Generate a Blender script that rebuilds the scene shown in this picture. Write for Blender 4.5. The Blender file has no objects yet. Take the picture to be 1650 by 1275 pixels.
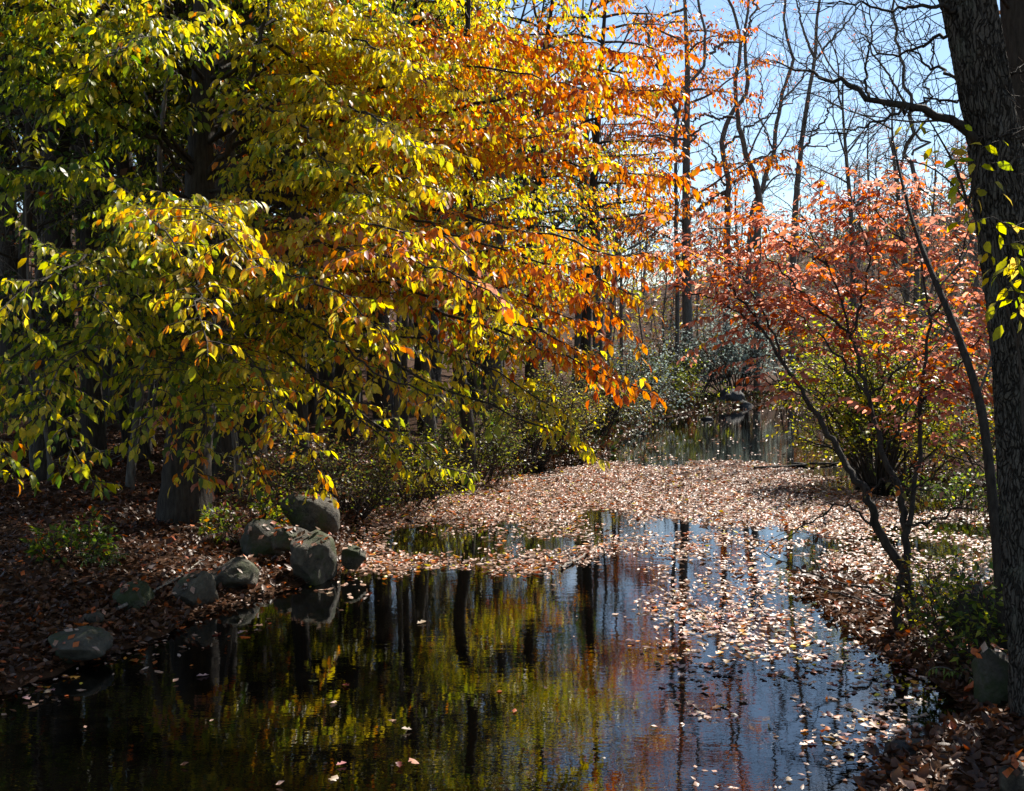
import bpy, bmesh, math, random
import numpy as np
from mathutils import Vector, Matrix
from math import radians, sin, cos, pi

# ------------------------------------------------------------------ camera, sky, sun, exposure
scene = bpy.context.scene
COL = scene.collection
W_PX, H_PX, F_PX = 1650.0, 1275.0, 1700.0
CAM_H = 2.6
PITCH = math.atan(87.5 / F_PX)
cam_d = bpy.data.cameras.new('camera')
cam = bpy.data.objects.new('camera', cam_d)
COL.objects.link(cam)
cam_d.sensor_fit = 'HORIZONTAL'
cam_d.sensor_width = 36.0
cam_d.lens = 36.0 * F_PX / W_PX
cam_d.clip_start = 0.05
cam_d.clip_end = 2000
cam.location = (0, 0, CAM_H)
cam.rotation_euler = (pi / 2 - PITCH, 0, 0)
scene.camera = cam

SUN_AZ, SUN_EL = radians(34), radians(44)        # azimuth from +Y towards +X
world = bpy.data.worlds.new('World')
scene.world = world
world.use_nodes = True
nt = world.node_tree
bg = nt.nodes['Background']
sky = nt.nodes.new('ShaderNodeTexSky')
sky.sky_type = 'NISHITA'
sky.sun_disc = False
sky.sun_elevation = SUN_EL
sky.sun_rotation = SUN_AZ
sky.air_density = 1.0
sky.dust_density = 0.0
sky.ozone_density = 1.0
tc = nt.nodes.new('ShaderNodeTexCoord')
mp = nt.nodes.new('ShaderNodeMapping')
mp.inputs['Scale'].default_value = (1.3, 1.3, 3.2)
cn = nt.nodes.new('ShaderNodeTexNoise')
cn.inputs['Scale'].default_value = 2.3
cn.inputs['Detail'].default_value = 7
cn.inputs['Roughness'].default_value = 0.6
cr = nt.nodes.new('ShaderNodeValToRGB')
cr.color_ramp.elements[0].position = 0.52
cr.color_ramp.elements[1].position = 0.78
cr.color_ramp.elements[1].color = (.8, .8, .8, 1)
cm = nt.nodes.new('ShaderNodeMix')
cm.data_type = 'RGBA'
cm.inputs['B'].default_value = (9.0, 9.6, 10.2, 1)
nt.links.new(tc.outputs['Generated'], mp.inputs['Vector'])
nt.links.new(mp.outputs['Vector'], cn.inputs['Vector'])
nt.links.new(cn.outputs['Fac'], cr.inputs['Fac'])
nt.links.new(cr.outputs['Color'], cm.inputs['Factor'])
nt.links.new(sky.outputs['Color'], cm.inputs['A'])
nt.links.new(cm.outputs['Result'], bg.inputs['Color'])
bg.inputs['Strength'].default_value = 0.074

sun_d = bpy.data.lights.new('sun', 'SUN')
sun_d.energy = 5.0
sun_d.angle = radians(0.53)
sun_d.color = (1.0, 0.93, 0.82)
sun = bpy.data.objects.new('sun', sun_d)
COL.objects.link(sun)
SUNV = Vector((sin(SUN_AZ) * cos(SUN_EL), cos(SUN_AZ) * cos(SUN_EL), sin(SUN_EL)))
sun.rotation_euler = (-SUNV).to_track_quat('-Z', 'Y').to_euler()
sun.location = SUNV * 60

scene.view_settings.view_transform = 'Standard'
scene.view_settings.look = 'None'
scene.view_settings.exposure = 1.15
scene.view_settings.gamma = 1.0
scene.view_settings.use_curve_mapping = False
scene.render.engine = 'CYCLES'
scene.cycles.max_bounces = 6
scene.cycles.diffuse_bounces = 3
scene.cycles.glossy_bounces = 3
scene.cycles.transmission_bounces = 3
scene.cycles.caustics_reflective = False
scene.cycles.caustics_refractive = False
scene.cycles.sample_clamp_indirect = 4.0
scene.cycles.use_denoising = True

# ------------------------------------------------------------------ measuring helpers
CP, SP = cos(PITCH), sin(PITCH)


def P(px, py, d):
    """world point at horizontal distance d seen at a photograph position"""
    rx = (px - W_PX / 2) / F_PX
    ry = -(py - H_PX / 2) / F_PX
    t = d / (CP + ry * SP)
    return np.array((t * rx, d, CAM_H + t * (-SP + ry * CP)))


def G(px, py, z=0.0):
    rx = (px - W_PX / 2) / F_PX
    ry = -(py - H_PX / 2) / F_PX
    t = (z - CAM_H) / (-SP + ry * CP)
    return np.array((t * rx, t * (CP + ry * SP)))


def PL(*pts):
    return np.array([P(*p) for p in pts])


def to_px(v):
    x, y, z = v[..., 0], v[..., 1], v[..., 2] - CAM_H
    depth = y * CP - z * SP
    up = y * SP + z * CP
    depth = np.where(depth < 0.1, 0.1, depth)
    return W_PX / 2 + F_PX * x / depth, H_PX / 2 - F_PX * up / depth, depth


def hash01(ix, iy, iz, seed=0):
    h = (ix * 374761393 + iy * 668265263 + iz * 2147483647 + seed * 974634777) & 0xFFFFFFFF
    h = ((h ^ (h >> 13)) * 1274126177) & 0xFFFFFFFF
    h = h ^ (h >> 16)
    return (h & 0xFFFFFF) / float(0xFFFFFF)


def vnoise(p, seed=0):
    p = np.asarray(p, float)
    i = np.floor(p).astype(np.int64)
    f = p - i
    f = f * f * (3 - 2 * f)
    out = 0
    for dx in (0, 1):
        for dy in (0, 1):
            for dz in (0, 1):
                w = (f[..., 0] if dx else 1 - f[..., 0]) * (f[..., 1] if dy else 1 - f[..., 1]) * (f[..., 2] if dz else 1 - f[..., 2])
                out = out + w * hash01(i[..., 0] + dx, i[..., 1] + dy, i[..., 2] + dz, seed)
    return out * 2 - 1


def fbm(p, octs=4, seed=0):
    s, a, fr = 0, 1.0, 1.0
    for k in range(octs):
        s = s + a * vnoise(np.asarray(p) * fr, seed + k)
        a *= .5
        fr *= 2.03
    return s


def noise2(x, y, sc, octs=3, seed=0):
    p = np.stack([x * sc, y * sc, np.full_like(x, 0.37 + seed)], -1)
    return fbm(p, octs, seed)


def in_poly(x, y, poly):
    res = np.zeros(x.shape, bool)
    n = len(poly)
    for i in range(n):
        x1, y1 = poly[i]
        x2, y2 = poly[(i + 1) % n]
        c = ((y1 > y) != (y2 > y))
        with np.errstate(divide='ignore', invalid='ignore'):
            xi = (x2 - x1) * (y - y1) / (y2 - y1) + x1
        res ^= c & (x < xi)
    return res


def poly_dist(x, y, poly, closed=True):
    best = np.full(x.shape, 1e9)
    n = len(poly)
    for i in range(n if closed else n - 1):
        a = np.array(poly[i]); b = np.array(poly[(i + 1) % n])
        ab = b - a
        t = np.clip(((x - a[0]) * ab[0] + (y - a[1]) * ab[1]) / (ab @ ab + 1e-12), 0, 1)
        dx = x - a[0] - t * ab[0]
        dy = y - a[1] - t * ab[1]
        best = np.minimum(best, dx * dx + dy * dy)
    return np.sqrt(best)


def smooth(a, b, x):
    t = np.clip((x - a) / (b - a), 0, 1)
    return t * t * (3 - 2 * t)


# ------------------------------------------------------------------ mesh helpers
def mesh_from(name, verts, faces_flat, loop_totals, mat, cols=None, smooth_shade=False):
    me = bpy.data.meshes.new(name)
    verts = np.asarray(verts, np.float32)
    faces_flat = np.asarray(faces_flat, np.int32)
    loop_totals = np.asarray(loop_totals, np.int32)
    me.vertices.add(len(verts))
    me.vertices.foreach_set('co', verts.ravel())
    me.loops.add(len(faces_flat))
    me.loops.foreach_set('vertex_index', faces_flat)
    me.polygons.add(len(loop_totals))
    starts = np.concatenate([[0], np.cumsum(loop_totals)[:-1]]).astype(np.int32)
    me.polygons.foreach_set('loop_start', starts)
    me.polygons.foreach_set('loop_total', loop_totals)
    if smooth_shade:
        me.polygons.foreach_set('use_smooth', np.ones(len(loop_totals), bool))
    me.update(calc_edges=True)
    if cols is not None:
        at = me.attributes.new('col', 'FLOAT_COLOR', 'POINT')
        c4 = np.ones((len(verts), 4), np.float32)
        c4[:, :3] = cols
        at.data.foreach_set('color', c4.ravel())
    if mat is not None:
        me.materials.append(mat)
    return me


class Acc:
    """collects tubes; builds one mesh"""
    def __init__(self):
        self.v, self.f, self.n = [], [], 0

    def tube(self, pts, rad, sides=6, wob=0.0, seed=0, cap=True):
        pts = np.asarray(pts, float)
        m = len(pts)
        rad = np.broadcast_to(np.asarray(rad, float), (m,)) if np.ndim(rad) < 2 else rad
        t = np.gradient(pts, axis=0)
        t /= np.linalg.norm(t, axis=1)[:, None] + 1e-9
        mt = t.mean(0)
        ref = np.array((1., 0, 0)) if abs(mt[0]) < 0.6 * np.linalg.norm(mt) + 1e-9 else np.array((0, 0, 1.))
        a = np.cross(t, ref)
        a /= np.linalg.norm(a, axis=1)[:, None] + 1e-9
        b = np.cross(t, a)
        ang = np.linspace(0, 2 * pi, sides, endpoint=False)
        R = np.broadcast_to(rad[:, None], (m, sides)).copy()
        if wob:
            q = np.stack(np.broadcast_arrays(np.cos(ang)[None] * 1.6 + seed, np.sin(ang)[None] * 1.6, (np.arange(m) * .35)[:, None]), -1)
            R = R * (1 + wob * fbm(q, 2, seed))
        v = pts[:, None, :] + R[..., None] * (np.cos(ang)[None, :, None] * a[:, None, :] + np.sin(ang)[None, :, None] * b[:, None, :])
        idx = np.arange(m * sides).reshape(m, sides) + self.n
        i0 = idx[:-1]; i1 = idx[1:]
        q = np.stack([i0, np.roll(i0, -1, 1), np.roll(i1, -1, 1), i1], -1).reshape(-1, 4)
        self.v.append(v.reshape(-1, 3))
        self.f.append(q)
        self.n += m * sides

    def build(self, name, mat, parent=None, smooth_shade=True):
        if not self.v:
            return None
        v = np.concatenate(self.v)
        f = np.concatenate(self.f)
        me = mesh_from(name, v, f.ravel(), np.full(len(f), 4), mat, None, smooth_shade)
        return link(name, me, parent)


def link(name, me, parent=None):
    o = bpy.data.objects.new(name, me)
    COL.objects.link(o)
    if parent is not None:
        o.parent = parent
    return o


def tag(o, label=None, cat=None, group=None, kind=None):
    if label: o['label'] = label
    if cat: o['category'] = cat
    if group: o['group'] = group
    if kind: o['kind'] = kind
    return o


def thing(name, label, cat, group=None, loc=(0, 0, 0)):
    o = bpy.data.objects.new(name, None)
    COL.objects.link(o)
    o.empty_display_size = 0.2
    o.location = loc
    return tag(o, label, cat, group)


def copy_tree(o, parent=None):
    c = o.copy()
    COL.objects.link(c)
    c.parent = parent
    for ch in list(o.children):
        copy_tree(ch, c)
    return c


def spline(pts, n):
    pts = np.asarray(pts, float)
    m = len(pts)
    if m == 2:
        t = np.linspace(0, 1, n)[:, None]
        return pts[0] * (1 - t) + pts[1] * t
    ext = np.vstack([2 * pts[0] - pts[1], pts, 2 * pts[-1] - pts[-2]])
    seg = np.linalg.norm(np.diff(pts, axis=0), axis=1)
    cum = np.concatenate([[0], np.cumsum(seg)])
    s = np.linspace(0, cum[-1], n)
    k = np.clip(np.searchsorted(cum, s, side='right') - 1, 0, m - 2)
    u = ((s - cum[k]) / (seg[k] + 1e-9))[:, None]
    p0, p1, p2, p3 = ext[k], ext[k + 1], ext[k + 2], ext[k + 3]
    return 0.5 * (2 * p1 + (p2 - p0) * u + (2 * p0 - 5 * p1 + 4 * p2 - p3) * u * u + (3 * p1 - p0 - 3 * p2 + p3) * u ** 3)


def norm(v):
    return v / (np.linalg.norm(v, axis=-1, keepdims=True) + 1e-9)


# leaf blades: along x, across y, bend z
LEAF8 = (np.array([(0, 0, 0), (.28, .21, .05), (.66, .20, .03), (1, 0, -.14), (.66, -.20, .03), (.28, -.21, .05), (.28, 0, 0), (.66, 0, -.03)], float),
         [(0, 6, 1), (0, 5, 6), (1, 6, 7, 2), (6, 5, 4, 7), (2, 7, 3), (7, 4, 3)])
LEAF4 = (np.array([(0, 0, 0), (.42, .25, .05), (1, 0, -.10), (.42, -.25, .05), (.45, 0, 0)], float),
         [(0, 4, 1), (0, 3, 4), (1, 4, 2), (4, 3, 2)])
LEAF2 = (np.array([(0, 0, 0), (.45, .26, .03), (1, 0, -.06), (.45, -.26, .03)], float),
         [(0, 2, 1), (0, 3, 2)])
LEAFO = (np.array([(0, 0, 0), (.16, .10, .02), (.30, .30, .10), (.45, .14, .03), (.66, .32, .12), (1, 0, .04), (.68, -.30, .12), (.45, -.13, .03), (.28, -.31, .09), (.16, -.1, .02), (.5, 0, -.02)], float),
         [(10, 0, 9), (10, 1, 0), (10, 2, 1), (10, 3, 2), (10, 4, 3), (10, 5, 4), (10, 6, 5), (10, 7, 6), (10, 8, 7), (10, 9, 8)])


LEAFD = (np.array([(0, 0, .03), (.40, .25, .16), (1, .03, .17), (.46, -.24, .11), (.45, 0, -.01)], float), LEAF4[1])
LEAFC = (np.array([(0, 0, .10), (.26, .22, .15), (.64, .19, .17), (1, .05, .24), (.68, -.20, .10), (.30, -.19, .19), (.28, 0, .02), (.66, 0, .02)], float), LEAF8[1])


class Leaves:
    """collects single leaf blades"""
    def __init__(self):
        self.p, self.a, self.nrm, self.l, self.c = [], [], [], [], []

    def add(self, p, a, nrm, l, c):
        p = np.atleast_2d(p)
        k = len(p)
        self.p.append(p)
        self.a.append(np.broadcast_to(a, (k, 3)))
        self.nrm.append(np.broadcast_to(nrm, (k, 3)))
        self.l.append(np.broadcast_to(l, (k,)))
        self.c.append(np.broadcast_to(c, (k, 3)))

    def arrays(self):
        return [np.concatenate(q) for q in (self.p, self.a, self.nrm, self.l, self.c)]

    def build(self, name, mat, parent=None, tpl=LEAF8, wscale=1.0, keep=None):
        if not self.p:
            return None
        p, a, n, l, c = self.arrays()
        if keep is not None:
            p, a, n, l, c = p[keep], a[keep], n[keep], l[keep], c[keep]
        a = norm(a)
        b = norm(np.cross(n, a))
        n = np.cross(a, b)
        tv, tf = tpl
        vr = np.random.default_rng(len(p))
        wv = (wscale * vr.uniform(.72, 1.22, len(p)))[:, None, None]
        zv = vr.uniform(.2, 2.3, len(p))[:, None, None]
        v = p[:, None] + l[:, None, None] * (tv[None, :, 0, None] * a[:, None] + wv * tv[None, :, 1, None] * b[:, None] + zv * tv[None, :, 2, None] * n[:, None])
        N, m = len(p), len(tv)
        flat = np.concatenate([np.array(f) for f in tf])
        tot = np.array([len(f) for f in tf])
        faces = (np.arange(N)[:, None] * m + flat[None]).ravel()
        cols = np.repeat(c, m, axis=0)
        me = mesh_from(name, v.reshape(-1, 3), faces, np.tile(tot, N), mat, cols)
        return link(name, me, parent)


# ------------------------------------------------------------------ materials
def new_mat(name):
    m = bpy.data.materials.new(name)
    m.use_nodes = True
    return m, m.node_tree, m.node_tree.nodes['Principled BSDF'], m.node_tree.nodes['Material Output']


def node(t, kind, **kw):
    n = t.nodes.new(kind)
    for k, v in kw.items():
        n.inputs[k].default_value = v
    return n


def leaf_mat(name, rough=0.42, trans=0.6, spec=0.5):
    m, t, b, out = new_mat(name)
    at = t.nodes.new('ShaderNodeAttribute')
    at.attribute_name = 'col'
    g = t.nodes.new('ShaderNodeNewGeometry')
    ns = node(t, 'ShaderNodeTexNoise', Scale=38.0, Detail=2.0)
    t.links.new(g.outputs['Position'], ns.inputs['Vector'])
    mr = node(t, 'ShaderNodeMapRange')
    mr.inputs['To Min'].default_value = 0.72
    mr.inputs['To Max'].default_value = 1.22
    t.links.new(ns.outputs['Fac'], mr.inputs['Value'])
    mx = t.nodes.new('ShaderNodeVectorMath'); mx.operation = 'SCALE'
    sp = node(t, 'ShaderNodeTexNoise', Scale=85.0, Detail=3.0)
    t.links.new(g.outputs['Position'], sp.inputs['Vector'])
    sr = t.nodes.new('ShaderNodeValToRGB')
    sr.color_ramp.elements[0].position = .60
    sr.color_ramp.elements[1].position = .70
    sr.color_ramp.elements[1].color = (.75, .75, .75, 1)
    t.links.new(sp.outputs['Fac'], sr.inputs['Fac'])
    sm = t.nodes.new('ShaderNodeMix'); sm.data_type = 'RGBA'
    sm.inputs['B'].default_value = (.14, .065, .022, 1)
    t.links.new(sr.outputs['Color'], sm.inputs['Factor'])
    t.links.new(at.outputs['Color'], sm.inputs['A'])
    t.links.new(sm.outputs['Result'], mx.inputs[0])
    t.links.new(mr.outputs['Result'], mx.inputs['Scale'])
    t.links.new(mx.outputs[0], b.inputs['Base Color'])
    b.inputs['Roughness'].default_value = rough
    b.inputs['Specular IOR Level'].default_value = spec
    tr = t.nodes.new('ShaderNodeBsdfTranslucent')
    sat = node(t, 'ShaderNodeHueSaturation', Saturation=1.08, Value=1.5)
    t.links.new(mx.outputs[0], sat.inputs['Color'])
    t.links.new(sat.outputs['Color'], tr.inputs['Color'])
    ms = t.nodes.new('ShaderNodeMixShader')
    ms.inputs['Fac'].default_value = trans
    t.links.new(b.outputs[0], ms.inputs[1])
    t.links.new(tr.outputs[0], ms.inputs[2])
    t.links.new(ms.outputs[0], out.inputs['Surface'])
    return m


def bark_mat(name, c0, c1, moss=None, scale=1.0):
    m, t, b, out = new_mat(name)
    g = t.nodes.new('ShaderNodeNewGeometry')
    mp = node(t, 'ShaderNodeMapping')
    mp.inputs['Scale'].default_value = (9 * scale, 9 * scale, 1.6 * scale)
    t.links.new(g.outputs['Position'], mp.inputs['Vector'])
    n1 = node(t, 'ShaderNodeTexNoise', Scale=3.0, Detail=7.0, Roughness=.65)
    t.links.new(mp.outputs['Vector'], n1.inputs['Vector'])
    rp = t.nodes.new('ShaderNodeValToRGB')
    rp.color_ramp.elements[0].position = .33
    rp.color_ramp.elements[0].color = (*c0, 1)
    rp.color_ramp.elements[1].position = .68
    rp.color_ramp.elements[1].color = (*c1, 1)
    t.links.new(n1.outputs['Fac'], rp.inputs['Fac'])
    colout = rp.outputs['Color']
    if moss:
        n2 = node(t, 'ShaderNodeTexNoise', Scale=1.3, Detail=5.0)
        t.links.new(g.outputs['Position'], n2.inputs['Vector'])
        r2 = t.nodes.new('ShaderNodeValToRGB')
        r2.color_ramp.elements[0].position = .5
        r2.color_ramp.elements[1].position = .66
        t.links.new(n2.outputs['Fac'], r2.inputs['Fac'])
        mx = t.nodes.new('ShaderNodeMix'); mx.data_type = 'RGBA'
        t.links.new(r2.outputs['Color'], mx.inputs['Factor'])
        t.links.new(colout, mx.inputs['A'])
        mx.inputs['B'].default_value = (*moss, 1)
        colout = mx.outputs['Result']
    t.links.new(colout, b.inputs['Base Color'])
    b.inputs['Roughness'].default_value = .85
    b.inputs['Specular IOR Level'].default_value = .25
    bp = node(t, 'ShaderNodeBump', Strength=.8, Distance=.03)
    t.links.new(n1.outputs['Fac'], bp.inputs['Height'])
    t.links.new(bp.outputs['Normal'], b.inputs['Normal'])
    return m


def plated_bark(name):
    m, t, b, out = new_mat(name)
    g = t.nodes.new('ShaderNodeNewGeometry')
    mp = node(t, 'ShaderNodeMapping')
    mp.inputs['Scale'].default_value = (42, 42, 5.0)
    dn = node(t, 'ShaderNodeTexNoise', Scale=4.0, Detail=4.0)
    t.links.new(g.outputs['Position'], dn.inputs['Vector'])
    ma = t.nodes.new('ShaderNodeVectorMath'); ma.operation = 'MULTIPLY_ADD'
    ma.inputs[1].default_value = (.16, .16, .3)
    t.links.new(dn.outputs['Color'], ma.inputs[0])
    t.links.new(g.outputs['Position'], ma.inputs[2])
    t.links.new(ma.outputs[0], mp.inputs['Vector'])
    v = node(t, 'ShaderNodeTexVoronoi', Scale=1.0)
    v.feature = 'DISTANCE_TO_EDGE'
    t.links.new(mp.outputs['Vector'], v.inputs['Vector'])
    n1 = node(t, 'ShaderNodeTexNoise', Scale=26.0, Detail=8.0, Roughness=.7)
    t.links.new(g.outputs['Position'], n1.inputs['Vector'])
    mr = node(t, 'ShaderNodeMapRange')
    mr.inputs['From Max'].default_value = .16
    t.links.new(v.outputs['Distance'], mr.inputs['Value'])
    h = t.nodes.new('ShaderNodeMath'); h.operation = 'MULTIPLY_ADD'
    h.inputs[1].default_value = 1.3
    t.links.new(n1.outputs['Fac'], h.inputs[0]); t.links.new(mr.outputs['Result'], h.inputs[2])
    rp = t.nodes.new('ShaderNodeValToRGB')
    rp.color_ramp.elements[0].position = .25; rp.color_ramp.elements[0].color = (.014, .012, .010, 1)
    rp.color_ramp.elements[1].position = 1.0; rp.color_ramp.elements[1].color = (.16, .145, .125, 1)
    e = rp.color_ramp.elements.new(.62); e.color = (.06, .053, .045, 1)
    hh = t.nodes.new('ShaderNodeMath'); hh.operation = 'MULTIPLY'; hh.inputs[1].default_value = .55
    t.links.new(h.outputs[0], hh.inputs[0]); t.links.new(hh.outputs[0], rp.inputs['Fac'])
    n2 = node(t, 'ShaderNodeTexNoise', Scale=2.6, Detail=6.0, Roughness=.7)
    t.links.new(g.outputs['Position'], n2.inputs['Vector'])
    r2 = t.nodes.new('ShaderNodeValToRGB')
    r2.color_ramp.elements[0].position = .56; r2.color_ramp.elements[1].position = .66
    t.links.new(n2.outputs['Fac'], r2.inputs['Fac'])
    mx = t.nodes.new('ShaderNodeMix'); mx.data_type = 'RGBA'
    t.links.new(r2.outputs['Color'], mx.inputs['Factor'])
    t.links.new(rp.outputs['Color'], mx.inputs['A'])
    mx.inputs['B'].default_value = (.17, .175, .14, 1)
    t.links.new(mx.outputs['Result'], b.inputs['Base Color'])
    b.inputs['Roughness'].default_value = .9
    b.inputs['Specular IOR Level'].default_value = .2
    bp = node(t, 'ShaderNodeBump', Strength=1.0, Distance=.03)
    t.links.new(h.outputs[0], bp.inputs['Height'])
    t.links.new(bp.outputs['Normal'], b.inputs['Normal'])
    return m


def rock_mat(name, c0, c1, moss=(.05, .07, .015), moss_at=.55):
    m, t, b, out = new_mat(name)
    g = t.nodes.new('ShaderNodeNewGeometry')
    n1 = node(t, 'ShaderNodeTexNoise', Scale=8.0, Detail=12.0, Roughness=.75)
    t.links.new(g.outputs['Position'], n1.inputs['Vector'])
    rp = t.nodes.new('ShaderNodeValToRGB')
    rp.color_ramp.elements[0].position = .36
    rp.color_ramp.elements[0].color = (*c0, 1)
    rp.color_ramp.elements[1].position = .66
    rp.color_ramp.elements[1].color = (*c1, 1)
    t.links.new(n1.outputs['Fac'], rp.inputs['Fac'])
    n2 = node(t, 'ShaderNodeTexNoise', Scale=2.2, Detail=6.0, Roughness=.7)
    t.links.new(g.outputs['Position'], n2.inputs['Vector'])
    r2 = t.nodes.new('ShaderNodeValToRGB')
    r2.color_ramp.elements[0].position = moss_at
    r2.color_ramp.elements[1].position = moss_at + .1
    t.links.new(n2.outputs['Fac'], r2.inputs['Fac'])
    mx = t.nodes.new('ShaderNodeMix'); mx.data_type = 'RGBA'
    t.links.new(r2.outputs['Color'], mx.inputs['Factor'])
    t.links.new(rp.outputs['Color'], mx.inputs['A'])
    mx.inputs['B'].default_value = (*moss, 1)
    t.links.new(mx.outputs['Result'], b.inputs['Base Color'])
    b.inputs['Roughness'].default_value = .8
    n3 = node(t, 'ShaderNodeTexNoise', Scale=22.0, Detail=6.0, Roughness=.7)
    t.links.new(g.outputs['Position'], n3.inputs['Vector'])
    bp = node(t, 'ShaderNodeBump', Strength=1.0, Distance=.035)
    t.links.new(n3.outputs['Fac'], bp.inputs['Height'])
    t.links.new(bp.outputs['Normal'], b.inputs['Normal'])
    return m


M_LEAF = leaf_mat('leaf_blade')
M_GLOSS = leaf_mat('glossy_leaf_blade', rough=.5, trans=.45, spec=.4)
M_DRY = leaf_mat('dry_leaf_blade', rough=.48, trans=.15, spec=.4)
M_BARK = bark_mat('dark_bark', (.014, .011, .009), (.058, .048, .038))
M_BARK2 = bark_mat('grey_bark', (.05, .045, .04), (.17, .155, .135))
M_BARKB = plated_bark('rough_bark_with_lichen')
M_TWIG = bark_mat('twig_bark', (.03, .022, .018), (.08, .065, .055))
M_PALE = bark_mat('pale_dead_twig', (.14, .12, .10), (.32, .29, .25))
M_ROCK = rock_mat('lichen_granite', (.018, .014, .009), (.13, .112, .08), moss=(.04, .05, .012), moss_at=.49)
M_ROCKM = rock_mat('mossy_stone', (.025, .023, .015), (.10, .09, .066), moss=(.03, .042, .010), moss_at=.46)
M_ROCKW = rock_mat('wet_dark_stone', (.012, .012, .012), (.05, .048, .045), moss_at=.62)

m, t, b, out = new_mat('stream_water')
b.inputs['Base Color'].default_value = (.0008, .0007, .0005, 1)
b.inputs['Roughness'].default_value = .0
b.inputs['IOR'].default_value = 1.75
g = t.nodes.new('ShaderNodeNewGeometry')
mp = node(t, 'ShaderNodeMapping')
mp.inputs['Scale'].default_value = (2.2, 5.0, 1)
t.links.new(g.outputs['Position'], mp.inputs['Vector'])
n1 = node(t, 'ShaderNodeTexNoise', Scale=1.6, Detail=3.0)
n2 = node(t, 'ShaderNodeTexNoise', Scale=7.0, Detail=2.0)
t.links.new(mp.outputs['Vector'], n1.inputs['Vector'])
t.links.new(mp.outputs['Vector'], n2.inputs['Vector'])
ad = t.nodes.new('ShaderNodeMath'); ad.operation = 'MULTIPLY_ADD'
ad.inputs[1].default_value = .22
t.links.new(n2.outputs['Fac'], ad.inputs[0])
t.links.new(n1.outputs['Fac'], ad.inputs[2])
bp = node(t, 'ShaderNodeBump', Strength=.028, Distance=.03)
t.links.new(ad.outputs[0], bp.inputs['Height'])
t.links.new(bp.outputs['Normal'], b.inputs['Normal'])
M_WATER = m

m, t, b, out = new_mat('forest_floor')
g = t.nodes.new('ShaderNodeNewGeometry')
n1 = node(t, 'ShaderNodeTexNoise', Scale=9.0, Detail=8.0, Roughness=.75)
v1 = node(t, 'ShaderNodeTexVoronoi', Scale=14.0)
t.links.new(g.outputs['Position'], n1.inputs['Vector'])
t.links.new(g.outputs['Position'], v1.inputs['Vector'])
rp = t.nodes.new('ShaderNodeValToRGB')
rp.color_ramp.elements[0].position = .32; rp.color_ramp.elements[0].color = (.012, .008, .005, 1)
rp.color_ramp.elements[1].position = .7; rp.color_ramp.elements[1].color = (.075, .036, .018, 1)
t.links.new(n1.outputs['Fac'], rp.inputs['Fac'])
rv = t.nodes.new('ShaderNodeValToRGB')
rv.color_ramp.elements[0].color = (.055, .025, .012, 1)
rv.color_ramp.elements[1].color = (.10, .05, .026, 1)
t.links.new(v1.outputs['Color'], rv.inputs['Fac'])
mx = t.nodes.new('ShaderNodeMix'); mx.data_type = 'RGBA'; mx.inputs['Factor'].default_value = .5
t.links.new(rp.outputs['Color'], mx.inputs['A']); t.links.new(rv.outputs['Color'], mx.inputs['B'])
t.links.new(mx.outputs['Result'], b.inputs['Base Color'])
b.inputs['Roughness'].default_value = .95
b.inputs['Specular IOR Level'].default_value = .1
bp = node(t, 'ShaderNodeBump', Strength=.9, Distance=.05)
t.links.new(n1.outputs['Fac'], bp.inputs['Height'])
t.links.new(bp.outputs['Normal'], b.inputs['Normal'])
M_GROUND = m

# ------------------------------------------------------------------ palettes (linear reflectance)
PAL = {
    'yellow': [(.62, .47, .03), (.68, .54, .06), (.52, .42, .025), (.60, .50, .05)],
    'lime': [(.30, .34, .03), (.38, .38, .035), (.24, .28, .025)],
    'green': [(.06, .12, .018), (.10, .16, .02), (.14, .19, .025)],
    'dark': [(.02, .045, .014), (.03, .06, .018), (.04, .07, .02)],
    'orange': [(.60, .20, .02), (.64, .25, .03), (.55, .15, .018), (.62, .30, .03)],
    'rust': [(.42, .095, .02), (.34, .07, .018), (.50, .13, .025)],
    'salmon': [(.50, .22, .16), (.56, .28, .20), (.42, .16, .11), (.46, .17, .11)],
    'brown': [(.10, .048, .022), (.15, .072, .034), (.065, .03, .015)],
    'wet': [(.055, .022, .011), (.09, .036, .017), (.13, .05, .02), (.04, .018, .010)],
    'tan': [(.46, .31, .24), (.54, .40, .32), (.38, .23, .16), (.42, .22, .15)],
    'silver': [(.26, .33, .30), (.34, .41, .38), (.18, .24, .21)],
    'olive': [(.16, .15, .03), (.22, .19, .035), (.12, .12, .03)],
}
PAL = {k: np.array(v) for k, v in PAL.items()}


def pick(rng, mix, n):
    """n leaf colours from {palette: weight}"""
    keys = list(mix)
    w = np.array([max(mix[k], 0) for k in keys], float)
    w /= w.sum()
    ch = rng.choice(len(keys), n, p=w)
    out = np.zeros((n, 3))
    for i, k in enumerate(keys):
        s = ch == i
        c = s.sum()
        if c:
            p = PAL[k]
            a = p[rng.integers(len(p), size=c)]
            q = p[rng.integers(len(p), size=c)]
            u = rng.random((c, 1))
            out[s] = (a * u + q * (1 - u)) * rng.uniform(.82, 1.15, (c, 1))
    return out


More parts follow.
